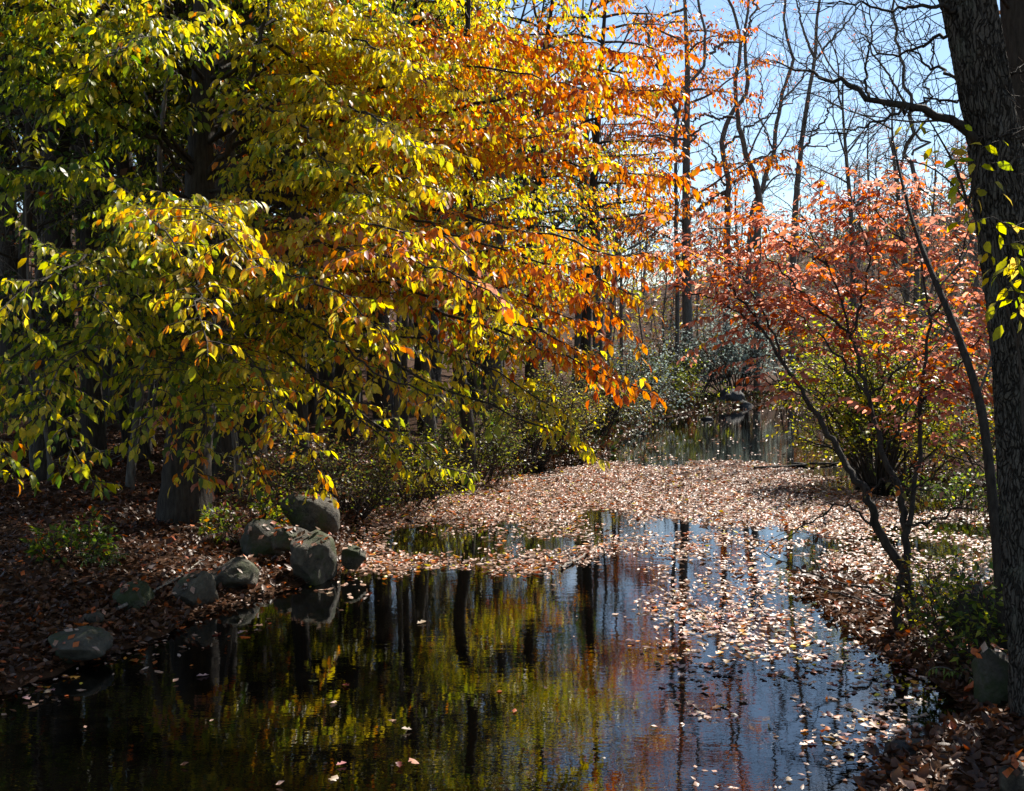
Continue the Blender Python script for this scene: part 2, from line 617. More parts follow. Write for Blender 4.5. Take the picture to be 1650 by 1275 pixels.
# ------------------------------------------------------------------ the stream and the ground
LEFT_SHORE = [(-220, 1215), (-100, 1160), (0, 1120), (120, 1078), (250, 1032), (340, 988), (430, 962), (545, 930), (568, 885), (562, 845), (620, 812), (700, 790),
              (800, 768), (900, 748), (985, 733), (1000, 705), (1060, 675), (1140, 662), (1200, 655), (1250, 649), (1300, 652)]
RIGHT_SHORE = [(1330, 668), (1350, 690), (1378, 720), (1425, 752), (1500, 772), (1600, 790), (1660, 850), (1610, 925), (1540, 975), (1450, 950), (1360, 925), (1272, 924),
               (1285, 955), (1340, 1000), (1400, 1045), (1470, 1085), (1520, 1112), (1550, 1150), (1500, 1182), (1440, 1205), (1400, 1240), (1375, 1300)]
WATER_POLY = [tuple(G(*p)) for p in LEFT_SHORE] + [tuple(G(*p)) for p in RIGHT_SHORE] + [(2.2, 3.5), (3.2, -14), (-9, -14), (-6.2, 3.0)]
PENINSULA = tuple(G(1420, 985))


def ground_z(x, y):
    x = np.asarray(x, float); y = np.asarray(y, float)
    sd = poly_dist(x, y, WATER_POLY)
    ins = in_poly(x, y, WATER_POLY)
    bank = 0.07 * (1 - np.exp(-sd / .5)) + 0.04 * np.minimum(sd, 12) + .012 * np.minimum(sd, 40)
    # low leafy spit on the right-hand side
    spit = np.exp(-(((x - PENINSULA[0]) / 1.9) ** 2 + ((y - PENINSULA[1]) / 1.6) ** 2))
    bank = bank * (1 - .55 * spit)
    z = np.where(ins, -0.06 - 0.5 * (1 - np.exp(-sd / .7)), 0.015 + bank)
    z = z + np.where(ins, 0, 1) * (1 - np.exp(-sd / 2.)) * (.10 * noise2(x, y, .55, 3, 3) + .03 * noise2(x, y, 2.3, 2, 5))
    # hills beyond
    z = z + 8.5 * smooth(14, 60, -x * .75 + y * .42 - 2) * np.where(x < 8, 1, 0.0) * smooth(18, 40, y) * smooth(9, -4, x - .0 * y)
    z = z + 8.5 * np.exp(-(((x - 42) / 22) ** 2 + ((y - 96) / 28) ** 2))
    z = z + 5.5 * smooth(55, 110, y)
    return z


xs = np.unique(np.concatenate([np.linspace(-11, 11, 140), np.linspace(-60, -11, 34), np.linspace(11, 70, 40), np.linspace(-420, -60, 26), np.linspace(70, 420, 26)]))
ys = np.unique(np.concatenate([np.linspace(3, 26, 150), np.linspace(26, 60, 80), np.linspace(60, 150, 40), np.linspace(150, 700, 22), np.linspace(-60, 3, 34)]))
X, Y = np.meshgrid(xs, ys)
Z = ground_z(X, Y)
nx, ny = len(xs), len(ys)
idx = np.arange(nx * ny).reshape(ny, nx)
q = np.stack([idx[:-1, :-1], idx[:-1, 1:], idx[1:, 1:], idx[1:, :-1]], -1).reshape(-1, 4)
me = mesh_from('ground', np.stack([X, Y, Z], -1).reshape(-1, 3), q.ravel(), np.full(len(q), 4), M_GROUND, None, True)
tag(link('ground', me), 'dark leaf strewn woodland floor on both banks of the stream', 'ground', kind='structure')


def gz(x, y):
    return float(ground_z(np.array([x]), np.array([y]))[0])


wp = [(-12, -14), (14, -14), (14, 60), (-12, 60)]
me = mesh_from('water', [(x, y, 0) for x, y in wp], [0, 1, 2, 3], [4], M_WATER)
tag(link('water', me), 'still dark stream reflecting trees and blue sky', 'water', kind='structure')


# ------------------------------------------------------------------ growing things
UP = np.array((0, 0, 1.))


def twig_path(p, d, L, n, droop, rng, wig=.12):
    """a short twig that starts along d and droops"""
    pts = [np.array(p, float)]
    d = norm(np.array(d, float))
    for k in range(n - 1):
        d = norm(d + rng.normal(0, wig, 3) + np.array((0, 0, -droop / n)))
        pts.append(pts[-1] + d * L / (n - 1))
    return np.array(pts)


def leaves_on(lv, path, rng, spacing, size, mix, flat=.35, start=.08, droop=.35):
    seg = np.linalg.norm(path[-1] - path[0])
    n = max(2, int(seg / spacing))
    s = np.linspace(start, 1, n)
    k = np.clip((s * (len(path) - 1)).astype(int), 0, len(path) - 2)
    u = (s * (len(path) - 1) - k)[:, None]
    p = path[k] * (1 - u) + path[k + 1] * u
    tdir = norm(path[k + 1] - path[k])
    side = norm(np.cross(tdir, UP) + 1e-4)
    sg = np.where(np.arange(n) % 2 == 0, 1, -1)[:, None]
    a = norm(tdir * rng.uniform(.35, .9, (n, 1)) + side * sg * rng.uniform(.5, 1, (n, 1)) + np.array((0, 0, -1.)) * droop * rng.uniform(.2, 1.7, (n, 1)) + rng.normal(0, .12, (n, 3)))
    a[-1] = norm(tdir[-1] + np.array((0, 0, -droop)))
    nr = norm(np.broadcast_to(UP, (n, 3)) + rng.normal(0, flat, (n, 3)))
    l = size * rng.uniform(.5, 1.28, n)
    lv.add(p, a, nr, l, pick(rng, mix, n))


def spray(tw, lv, path, rng, mix0, mix1, start=.22, step=.15, tlen=.8, size=.1, leaf_gap=.05, droop=.5, flat=.35, subs=True, rtw=.006, thin=1.0, spread=.9, ldroop=.35):
    """clothe a limb: alternating flat twigs, side twigs and leaves"""
    seglen = np.linalg.norm(np.diff(path, axis=0), axis=1)
    cum = np.concatenate([[0], np.cumsum(seglen)])
    T = cum[-1]
    s = start * T
    turn = rng.uniform(.55, 2.4)       # each bough turns in its own time
    sg = 1
    while s < T:
        fr = s / T
        k = min(np.searchsorted(cum, s, side='right') - 1, len(path) - 2)
        u = (s - cum[k]) / (seglen[k] + 1e-9)
        p = path[k] * (1 - u) + path[k + 1] * u
        td = norm(path[k + 1] - path[k])
        side = norm(np.cross(td, UP))
        L = tlen * rng.uniform(.55, 1.25) * (1 - .45 * max(0, (fr - .6) / .4))
        d = td * rng.uniform(.35, .9) + side * sg * spread * rng.uniform(.6, 1) + UP * rng.normal(.10, .22)
        ft = fr ** turn
        mix = {q: mix0.get(q, 0) * (1 - ft) + mix1.get(q, 0) * ft for q in set(mix0) | set(mix1)}
        if rng.random() < .5:      # a whole twig may have turned more than its neighbours
            kk = list(mix)[rng.integers(len(mix))]
            mix = dict(mix); mix[kk] = mix[kk] * 3 + .05
        tp = twig_path(p, d, L, 7, droop * rng.uniform(.5, 1.4), rng)
        tw.tube(tp, np.linspace(rtw, rtw * .35, len(tp)), 3)
        if rng.random() < thin:
            leaves_on(lv, tp, rng, leaf_gap, size, mix, flat, .12, ldroop)
            if subs:
                ss = .14 * L
                s2 = 1
                while ss < L * .95:
                    f2 = ss / L
                    kk = min(int(f2 * 6), 5)
                    q = tp[kk] + (tp[kk + 1] - tp[kk]) * (f2 * 6 - kk)
                    t2 = norm(tp[kk + 1] - tp[kk])
                    sd2 = norm(np.cross(t2, UP))
                    l2 = L * .48 * (1 - .6 * f2) * rng.uniform(.6, 1.2)
                    t3 = twig_path(q, t2 * .7 + sd2 * s2 * .8 + UP * rng.normal(0, .15), l2, 4, droop * .7, rng)
                    if s2 > 0: tw.tube(t3[[0, 2, 3]], [rtw * .5, rtw * .3, rtw * .2], 3)
                    leaves_on(lv, t3, rng, leaf_gap, size * .95, mix, flat, .2, ldroop)
                    s2 = -s2
                    ss += .125 * rng.uniform(.8, 1.3)
        sg = -sg
        s += step * rng.uniform(.6, 1.4)
    leaves_on(lv, path[-4:], rng, leaf_gap, size, mix1, flat, .1, ldroop)


def grow(acc, p, d, L, r, level, rng, upw=.12, gnarl=.22, kids=(4, 7), tips=None, ang=(.55, 1.1), lr=(.42, .7), seg=.35):
    n = max(4, min(14, int(L / seg) + 2))
    pts = [np.array(p, float)]
    d = norm(np.array(d, float))
    for k in range(n - 1):
        d = norm(d + rng.normal(0, gnarl, 3) * (1 if k else .4) + UP * upw * .5)
        pts.append(pts[-1] + d * L / (n - 1))
    path = np.array(pts)
    acc.tube(path, np.linspace(r, r * (.45 if level else .3), n), 6 if r > .06 else (4 if r > .015 else 3))
    if level == 0:
        if tips is not None:
            tips.append(path)
        return path
    m = rng.integers(kids[0], kids[1] + 1)
    for j in range(m):
        fr = .25 + .75 * (j + rng.random()) / m
        k = min(int(fr * (n - 1)), n - 2)
        q = path[k] + (path[k + 1] - path[k]) * (fr * (n - 1) - k)
        td = norm(path[k + 1] - path[k])
        side = norm(np.cross(td, rng.normal(0, 1, 3)))
        aa = rng.uniform(*ang)
        dd = td * cos(aa) + side * sin(aa)
        grow(acc, q, dd, L * rng.uniform(*lr) * (1.1 - .45 * fr), max(r * .42, .003), level - 1, rng, upw, gnarl * 1.1, kids, tips, ang, lr, seg * .8)
    return path


def twigs_along(acc, path, rng, r, start=.2, step=.5, L=1.2, level=1, upw=.15, gnarl=.2, tips=None, kids=(3, 5)):
    seglen = np.linalg.norm(np.diff(path, axis=0), axis=1)
    cum = np.concatenate([[0], np.cumsum(seglen)])
    s = start * cum[-1]
    while s < cum[-1]:
        k = min(np.searchsorted(cum, s, side='right') - 1, len(path) - 2)
        p = path[k] + (path[k + 1] - path[k]) * ((s - cum[k]) / (seglen[k] + 1e-9))
        td = norm(path[k + 1] - path[k])
        side = norm(np.cross(td, rng.normal(0, 1, 3)))
        a = rng.uniform(.5, 1.1)
        grow(acc, p, td * cos(a) + side * sin(a), L * rng.uniform(.6, 1.4) * (1.15 - .5 * s / cum[-1]), r, level, rng, upw, gnarl, kids, tips, seg=.25)
        s += step * rng.uniform(.5, 1.5)


def rad_interp(rads, n):
    rads = np.asarray(rads, float)
    return np.interp(np.linspace(0, 1, n), np.linspace(0, 1, len(rads)), rads)


# ------------------------------------------------------------------ single leaves that can be picked out
LEAF_MESHES = {}


def leaf_mesh_for(c, tpl, key, mat, wscale):
    k = (key, tuple(np.round(c * 12).astype(int)))
    if k not in LEAF_MESHES:
        tv, tf = tpl
        v = tv.copy(); v[:, 1] *= wscale
        LEAF_MESHES[k] = mesh_from('leaf_' + key, v, np.concatenate([np.array(f) for f in tf]), [len(f) for f in tf], mat, np.repeat(np.round(c * 12)[None] / 12 * .97 + .005, len(v), 0))
    return LEAF_MESHES[k]


def place_leaf(name, p, a, n, l, c, parent, tpl, key, mat, wscale=1.0):
    a = norm(a); b = norm(np.cross(n, a)); n = np.cross(a, b)
    o = bpy.data.objects.new(name, leaf_mesh_for(c, tpl, key, mat, wscale))
    M = Matrix.Identity(4)
    for i in range(3):
        M[i][0], M[i][1], M[i][2], M[i][3] = a[i] * l, b[i] * l, n[i] * l, p[i]
    o.matrix_world = M
    COL.objects.link(o)
    if parent is not None:
        o.parent = parent
    return o


def crown_with_leaves(lv, root, key, count, rng, tpl=LEAF8, wscale=1.0, mat=None, maxd=30):
    """the leaves that show largest become single parts, the rest one crown"""
    mat = mat or M_LEAF
    p, a, n, l, c = lv.arrays()
    px, py, dep = to_px(p)
    inside = (px > 6) & (px < W_PX - 6) & (py > 6) & (py < H_PX - 6)
    score = np.where(inside, l / dep * (1 + .5 * rng.random(len(p))), 0)
    order = np.argsort(-score)[:count]
    keep = np.ones(len(p), bool)
    keep[order] = False
    cr_ = lv.build('crown', mat, root, tpl, wscale, keep)
    tag(cr_, kind='stuff')
    for i in order:
        place_leaf('leaf', p[i], a[i], n[i], l[i], c[i], root, tpl, key, mat, wscale)


# ------------------------------------------------------------------ the big beech on the left bank
def build_beech():
    rng = np.random.default_rng(11)
    root = thing('beech_tree', 'big spreading beech with yellow and orange leaves sweeping low over the stream', 'tree')
    tr = Acc()
    tp = spline(PL((296, 905, 14), (300, 800, 14), (306, 700, 14), (311, 600, 14), (316, 480, 14), (322, 330, 14), (324, 200, 14), (327, 100, 14), (329, 0, 14), (332, -170, 14), (337, -380, 14.2)), 90)
    rd = rad_interp(np.array([60, 39, 36, 33, 29, 21, 18, 16, 15, 12, 7]) * 14 / F_PX, 90)
    tr.tube(tp, rd, 22, .13, 3)
    tr.build('trunk', M_BARK, root)
    tw, lv = Acc(), Leaves()
    Yl = {'yellow': 1, 'lime': .35, 'orange': .05}
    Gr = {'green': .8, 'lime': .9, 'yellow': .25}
    LY = {'lime': .8, 'yellow': .8, 'green': .3, 'orange': .06}
    YO = {'yellow': .9, 'orange': .45, 'lime': .2}
    OR = {'orange': 1, 'rust': .45, 'yellow': .2}
    RU = {'rust': .7, 'orange': .9, 'yellow': .12}
    SA = {'orange': .6, 'salmon': .5, 'yellow': .8, 'rust': .15}
    limbs = [
        # sweeping to the stream, high and orange
        ([(330, 340, 14), (520, 240, 13), (700, 185, 12.2), (893, 142, 11.6), (1085, 150, 11.2)], .055, Yl, RU, .9, .75),
        ([(330, 210, 14), (500, 105, 13), (700, 60, 12.2), (890, 60, 11.6), (1060, 95, 11.4)], .05, Yl, RU, .9, .8),
        ([(330, 110, 14), (480, 10, 13), (640, -50, 12), (820, -60, 11.4), (980, -10, 11)], .05, Yl, OR, .9, .8),
        ([(332, 330, 14), (550, 290, 12.6), (760, 262, 11.8), (930, 265, 11.3), (1105, 285, 11.2)], .05, Yl, OR, .9, .7),
        ([(332, 350, 14), (550, 305, 12.4), (750, 350, 11.4), (950, 395, 10.8), (1075, 425, 10.6)], .05, Yl, OR, .85, .75),
        ([(330, 300, 14), (520, 180, 12.4), (660, 130, 11.2), (800, 110, 10.6), (960, 150, 10.3)], .045, YO, RU, .8, .7),
        ([(330, 260, 14), (470, 200, 12.6), (600, 220, 11.4), (760, 230, 10.8), (900, 210, 10.5)], .045, Yl, OR, .8, .7),
        ([(330, 400, 14), (560, 380, 12.4), (740, 400, 11.5), (900, 450, 11), (1010, 520, 10.8)], .045, YO, OR, .8, .7),
        ([(330, 430, 14), (600, 480, 11.8), (760, 520, 11), (900, 570, 10.7), (1030, 625, 10.6)], .045, LY, RU, .7, .7),
        ([(330, 440, 14), (560, 450, 12), (720, 480, 11), (860, 530, 10.6), (980, 590, 10.5)], .04, Yl, OR, .7, .7),
        # nearer, drooping towards the water
        ([(330, 400, 14), (480, 390, 11.5), (620, 410, 10), (730, 440, 9.3), (815, 500, 9)], .04, YO, SA, .7, .7),
        ([(330, 380, 14), (450, 370, 11.8), (560, 360, 10.4), (690, 380, 9.6), (760, 420, 9.4)], .04, Yl, SA, .7, .7),
        ([(330, 470, 14), (500, 520, 11.2), (600, 590, 10.2), (690, 640, 9.6), (740, 690, 9.4)], .035, LY, YO, .6, .7),
        ([(330, 500, 14), (560, 560, 11.4), (750, 640, 10.5), (880, 690, 10.1), (975, 742, 9.9)], .035, LY, Yl, .55, .6),
        ([(330, 480, 14), (540, 520, 11.6), (700, 560, 10.8), (830, 620, 10.4), (900, 660, 10.2)], .035, LY, Yl, .6, .6),
        ([(330, 520, 14), (440, 560, 11.8), (520, 620, 10.6), (600, 690, 10), (660, 760, 9.8)], .03, LY, YO, .5, .6),
        ([(330, 460, 14), (420, 440, 11.2), (500, 450, 9.8), (580, 500, 9.2), (640, 570, 9)], .03, LY, YO, .6, .6),
        ([(330, 540, 14), (480, 600, 12.2), (600, 680, 11.6), (700, 740, 11.2), (760, 780, 11)], .03, LY, LY, .5, .6),
        # towards the camera and to the left
        ([(322, 330, 14), (330, 330, 11.5), (340, 345, 9.8), (370, 380, 9), (420, 430, 8.6)], .035, Yl, YO, .75, .6),
        ([(322, 340, 14), (270, 340, 11.6), (250, 350, 10), (270, 380, 9.2), (300, 430, 8.8)], .035, LY, Yl, .7, .6),
        ([(322, 420, 14), (320, 440, 11.4), (318, 480, 9.6), (325, 525, 8.8), (335, 575, 8.5)], .03, LY, YO, .55, .6),
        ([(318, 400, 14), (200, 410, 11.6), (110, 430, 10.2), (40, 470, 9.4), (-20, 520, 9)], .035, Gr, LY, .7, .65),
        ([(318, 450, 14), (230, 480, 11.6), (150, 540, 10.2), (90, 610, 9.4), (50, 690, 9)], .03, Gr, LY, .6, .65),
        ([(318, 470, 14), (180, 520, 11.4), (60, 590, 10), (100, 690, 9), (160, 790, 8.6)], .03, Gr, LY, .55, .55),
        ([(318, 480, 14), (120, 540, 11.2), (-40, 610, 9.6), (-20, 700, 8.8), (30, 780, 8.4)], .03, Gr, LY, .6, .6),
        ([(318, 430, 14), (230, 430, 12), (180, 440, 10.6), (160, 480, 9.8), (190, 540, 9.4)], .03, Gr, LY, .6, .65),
        ([(330, 560, 14), (350, 610, 12.2), (370, 660, 11.2), (390, 710, 10.8), (430, 780, 10.6)], .02, Gr, YO, .5, .5),
        ([(320, 570, 14), (290, 640, 12.2), (280, 690, 11.4), (300, 740, 11), (340, 790, 10.8)], .02, Gr, SA, .45, .5),
        ([(330, 580, 14), (420, 640, 12.4), (460, 690, 11.8), (500, 730, 11.5), (520, 790, 11.4)], .02, LY, YO, .45, .5),
        ([(322, 520, 14), (300, 560, 11.8), (270, 600, 10.4), (240, 650, 9.6), (215, 720, 9.2)], .02, Gr, LY, .5, .55),
        ([(324, 540, 14), (330, 600, 11.6), (330, 650, 10.4), (325, 700, 9.8), (310, 760, 9.4)], .02, Gr, LY, .5, .5),
        ([(326, 510, 14), (380, 560, 11.4), (420, 600, 10.2), (450, 650, 9.6), (470, 710, 9.3)], .02, LY, YO, .5, .5),
        # upper left, shaded and green
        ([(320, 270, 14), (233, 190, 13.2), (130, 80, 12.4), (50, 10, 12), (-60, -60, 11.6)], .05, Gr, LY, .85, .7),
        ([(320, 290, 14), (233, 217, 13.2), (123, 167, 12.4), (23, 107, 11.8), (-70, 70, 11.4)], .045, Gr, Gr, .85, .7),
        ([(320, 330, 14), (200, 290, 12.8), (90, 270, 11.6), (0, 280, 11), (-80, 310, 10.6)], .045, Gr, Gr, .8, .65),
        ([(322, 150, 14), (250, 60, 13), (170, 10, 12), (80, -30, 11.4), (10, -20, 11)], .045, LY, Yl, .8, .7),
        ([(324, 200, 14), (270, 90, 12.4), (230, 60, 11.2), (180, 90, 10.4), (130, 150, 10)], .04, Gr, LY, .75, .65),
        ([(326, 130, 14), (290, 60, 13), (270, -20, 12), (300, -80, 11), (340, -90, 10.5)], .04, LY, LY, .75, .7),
        # upper middle, bright yellow
        ([(325, 300, 14), (370, 230, 13.4), (395, 150, 13), (433, 0, 12.6), (455, -140, 12.4)], .06, LY, Yl, .8, .7),
        ([(328, 160, 14), (400, 90, 12.8), (450, 80, 11.6), (500, 110, 10.8), (540, 160, 10.4)], .04, Yl, Yl, .75, .65),
        ([(328, 140, 14), (430, 60, 12.4), (520, 50, 11), (610, 80, 10), (690, 130, 9.4)], .04, Yl, Yl, .8, .65),
        ([(328, 240, 14), (430, 170, 12.2), (520, 160, 10.8), (600, 190, 9.8), (670, 240, 9.2)], .04, Yl, Yl, .8, .65),
        ([(328, 230, 14), (400, 180, 12.6), (450, 180, 11.4), (500, 220, 10.6), (530, 280, 10.2)], .04, LY, Yl, .7, .65),
        ([(328, 90, 14), (420, 20, 12.8), (500, 0, 11.8), (580, 20, 11), (640, 70, 10.6)], .04, Yl, Yl, .8, .7),
        ([(328, 190, 14), (450, 120, 12.6), (560, 100, 11.6), (640, 110, 10.9), (720, 150, 10.5)], .04, Yl, YO, .75, .65),
        ([(326, 280, 14), (420, 260, 12.4), (500, 270, 11.2), (570, 300, 10.4), (620, 350, 10)], .04, LY, Yl, .7, .65),
        ([(328, 310, 14), (450, 300, 12.2), (540, 300, 11.2), (640, 290, 10.4), (720, 310, 10)], .04, Yl, YO, .7, .65),
        # above the frame, on the woods side
        ([(330, -120, 14), (240, -200, 13), (130, -230, 12), (10, -210, 11.4)], .05, LY, Yl, .9, .8),
        ([(334, -260, 14), (300, -380, 13.4), (220, -450, 13), (120, -480, 12.6)], .04, LY, Yl, .9, .8),
        ([(330, -80, 14), (360, -170, 15), (420, -250, 16.5), (520, -300, 18)], .045, LY, Yl, .9, .8),
        ([(330, 60, 14), (330, -20, 15.2), (250, -80, 16.6), (160, -100, 18)], .045, Gr, LY, .9, .8),
    ]
    main = len(limbs)
    for k in rng.permutation(45)[:9]:
        pts, r, m0, m1, tl, ld = limbs[k]
        dx, dy, dd = rng.uniform(-55, 55), rng.uniform(-45, 40), rng.uniform(-.7, 1.1)
        limbs.append(([pts[0]] + [(a + dx * j / 2.5, b_ + dy * j / 2.5, c + dd * j / 3) for j, (a, b_, c) in enumerate(pts) if j], r * .75, m0, m1, tl, ld))
    def back(q):
        a, b_, c = q
        return (a, b_, c + 3.3 * min(1, max(0, (390 - b_) / 290)) * min(1, max(0, (a - 360) / 150)))
    for i, (pts, r, m0, m1, tl, ld) in enumerate(limbs):
        up_ = np.mean([q[1] for q in pts]) < 300
        pts = [back(q) for q in pts]
        path = spline(PL(*pts), 26)
        path[1:-1] += rng.normal(0, .025, (24, 3))
        ac = Acc()
        ac.tube(path, np.linspace(r * .75, .006, 26), 7, .06, i)
        ac.build('branch', M_BARK, root)
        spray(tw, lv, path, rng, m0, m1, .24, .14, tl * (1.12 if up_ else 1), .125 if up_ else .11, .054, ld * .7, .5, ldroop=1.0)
    tag(tw.build('twigs', M_TWIG, root), kind='stuff')
    crown_with_leaves(lv, root, 'beech', 300, rng)
    print('beech leaves', sum(len(q) for q in lv.p))


build_beech()


# ------------------------------------------------------------------ younger trees behind it (radial limbs)
def leafy_tree(name, label, cat, base_px, d, height, r0, lean, mix0, mix1, n_limbs, limb_len, seed, zstart=.18, size=.1, tpl=LEAF4, leaf_gap=.062, step=.18, tlen=.8, droop=.45, az=None, mat=None, group=None, bark=None, thin=1.0):
    rng = np.random.default_rng(seed)
    root = thing(name, label, cat, group)
    x, y = P(base_px, 550, d)[:2]
    z0 = gz(x, y)
    zz = np.linspace(-.25, height, 8)
    pts = np.stack([x + lean[0] * (np.maximum(zz, 0) / height) ** 1.3 * height + rng.normal(0, .06, 8) * (zz > 0), y + lean[1] * zz + rng.normal(0, .06, 8) * (zz > 0), z0 + zz], -1)
    path = spline(pts, 40)
    tr = Acc()
    tr.tube(path, rad_interp([r0 * 1.5, r0, r0 * .9, r0 * .75, r0 * .55, r0 * .35, r0 * .12], 40), 10, .08, seed)
    tr.build('trunk', bark or M_BARK, root)
    tw, lv = Acc(), Leaves()
    for i in range(n_limbs):
        fr = zstart + (1 - zstart) * (i + rng.random() * .6) / n_limbs
        k = min(int(fr * 39), 38)
        a = rng.uniform(0, 2 * pi) if az is None else az + rng.normal(0, .9)
        el = rng.uniform(.05, .5)
        L = limb_len * rng.uniform(.65, 1.2) * (1 - .55 * max(0, fr - .35))
        d0 = np.array((cos(a) * cos(el), sin(a) * cos(el), sin(el)))
        lp = twig_path(path[k], d0, L, 12, .5, rng, .09)
        ac = Acc()
        ac.tube(lp, np.linspace(max(r0 * .28, .012), .006, 12), 5)
        ac.build('branch', bark or M_BARK, root)
        spray(tw, lv, lp, rng, mix0, mix1, .22, step, tlen, size, leaf_gap, droop, .5, True, .005, thin, ldroop=1.0)
    tag(tw.build('twigs', M_TWIG, root), kind='stuff')
    tag(lv.build('crown', mat or M_LEAF, root, tpl), kind='stuff')
    print(name, sum(len(q) for q in lv.p))
    return root


YG = {'lime': 1, 'yellow': .8, 'green': .25}
YY = {'yellow': 1, 'lime': .4, 'orange': .1}
YOr = {'yellow': .5, 'orange': 1, 'rust': .3}
leafy_tree('beech_sapling', 'yellow green young beech standing just behind the sweeping orange branches', 'tree', 745, 18.4, 10, .12, (.02, 0), YG, YY, 32, 3.0, 21, zstart=.33)
leafy_tree('beech_sapling', 'thin yellow leaved tree on the bank where the stream bends', 'tree', 650, 21, 11, .13, (.03, 0), YG, YY, 28, 2.9, 22, zstart=.35)
leafy_tree('beech_sapling', 'yellow and orange topped tree leaning towards the dark pool', 'tree', 850, 24, 11.5, .12, (.05, 0), YY, YOr, 30, 2.8, 23, leaf_gap=.09, size=.11)
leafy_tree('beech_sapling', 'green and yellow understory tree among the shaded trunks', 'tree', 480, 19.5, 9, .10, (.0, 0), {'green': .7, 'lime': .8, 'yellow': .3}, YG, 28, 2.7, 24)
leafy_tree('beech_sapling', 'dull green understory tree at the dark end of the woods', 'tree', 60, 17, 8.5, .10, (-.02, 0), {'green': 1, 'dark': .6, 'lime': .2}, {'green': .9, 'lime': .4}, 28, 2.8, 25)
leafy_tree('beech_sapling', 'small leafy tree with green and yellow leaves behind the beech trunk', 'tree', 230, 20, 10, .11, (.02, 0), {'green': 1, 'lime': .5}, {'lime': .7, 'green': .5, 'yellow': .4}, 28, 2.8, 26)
SHD = {'green': 1, 'olive': .7, 'dark': .5, 'lime': .3}  # for two tall trees added so their high crowns shade the left bank
leafy_tree('added_shade_tree', 'tall slim tree added to shade the bank, its high green crown beside the leaf raft', 'tree', 478, 18.2, 13, .15, (.0, 0), SHD, {'lime': .5, 'green': .8, 'olive': .5}, 42, 2.6, 31, zstart=.5, size=.13, leaf_gap=.06, step=.17)
leafy_tree('added_shade_tree', 'tall straight tree added to shade the bank, its high dark green crown above the beech', 'tree', 352, 16.6, 13.5, .16, (.03, 0), SHD, SHD, 46, 3.2, 32, zstart=.5, size=.13, leaf_gap=.06, step=.17)
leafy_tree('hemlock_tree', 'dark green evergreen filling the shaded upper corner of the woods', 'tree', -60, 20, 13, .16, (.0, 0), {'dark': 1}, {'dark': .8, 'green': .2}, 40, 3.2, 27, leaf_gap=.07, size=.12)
leafy_tree('oak_tree', 'rust leaved oak with a dark trunk beside the far pool', 'tree', 1108, 47, 20, .23, (-.014, 0), {'rust': .8, 'orange': .5, 'brown': .3}, {'rust': .8, 'orange': .7}, 34, 5.6, 28, zstart=.34, size=.22, leaf_gap=.15, step=.36, tlen=1.4, tpl=LEAF2, thin=.85, bark=M_BARK2)
leafy_tree('maple_tree', 'orange and rust leaved tree rising over the stream bend', 'tree', 940, 31, 14, .16, (.05, 0), YOr, {'orange': 1, 'rust': .6}, 30, 3.8, 29, zstart=.42, size=.15, leaf_gap=.12, step=.32, tlen=1.0, tpl=LEAF2, thin=.8)


# ------------------------------------------------------------------ woods: trunks that can be told apart
def forest_proto(seed, height, r, leaves, mix, kind):
    rng = np.random.default_rng(seed)
    root = bpy.data.objects.new(kind, None)
    COL.objects.link(root)
    zz = np.linspace(-.4, height, 9)
    pts = np.stack([rng.normal(0, .10, 9).cumsum() * (zz > 0), rng.normal(0, .10, 9).cumsum() * (zz > 0), zz], -1)
    path = spline(pts, 28)
    ac = Acc()
    ac.tube(path, rad_interp([r * 1.5, r, r * .92, r * .8, r * .66, r * .5, r * .3, r * .1], 28), 10, .1, seed)
    tips = []
    n = int(height * 1.25)
    for i in range(n):
        fr = .34 + .64 * (i + rng.random()) / n
        k = min(int(fr * 27), 26)
        a = rng.uniform(0, 2 * pi); el = rng.uniform(.45, 1.15) if not leaves or leaves < .5 else rng.uniform(.2, .9)
        grow(ac, path[k], (cos(a) * cos(el), sin(a) * cos(el), sin(el)), height * .24 * rng.uniform(.6, 1.2) * (1.25 - .6 * fr), r * .3, 2, rng, .12, .2, (3, 5), tips, seg=.5)
    # dead stubs low on the trunk
    for i in range(6):
        k = int(rng.uniform(2, 10))
        a = rng.uniform(0, 2 * pi)
        grow(ac, path[k], (cos(a), sin(a), rng.uniform(-.2, .3)), rng.uniform(.4, 1.3), .014, 1, rng, .0, .2, (2, 3), None)
    ac.build('trunk', M_BARK if leaves > .5 else M_BARK2, root)
    if leaves:
        lv = Leaves()
        for tpth in tips:
            if rng.random() < leaves:
                leaves_on(lv, tpth, rng, .06, .2 if leaves > .5 else .17, mix, .6, 0, .5)
        if lv.p:
            tag(lv.build('crown', M_LEAF, root, LEAF2), kind='stuff')
    return root


OLI = {'olive': 1, 'brown': .5, 'green': .8, 'dark': .5}
BRN = {'brown': 1, 'rust': .4, 'olive': .3}
WOOD = {
    'o1': forest_proto(41, 17, .24, 1.0, OLI, 'woodland_tree'),
    'o2': forest_proto(42, 15, .19, 1.0, {'green': 1, 'dark': .8, 'olive': .4}, 'woodland_tree'),
    'o3': forest_proto(43, 18, .28, .9, {'yellow': .3, 'olive': .8, 'brown': .6, 'orange': .15}, 'woodland_tree'),
    'b1': forest_proto(44, 14, .17, .35, BRN, 'brown_leaved_tree'),
    'n1': forest_proto(45, 13, .12, 0, BRN, 'bare_tree'),
    'n2': forest_proto(46, 11, .09, 0, BRN, 'bare_tree'),
    'n3': forest_proto(47, 9, .06, .12, BRN, 'bare_tree'),
}
USED = set()
ZONE = {'hill': ', beyond the far pool', 'right': ', behind the red leaved tree'}
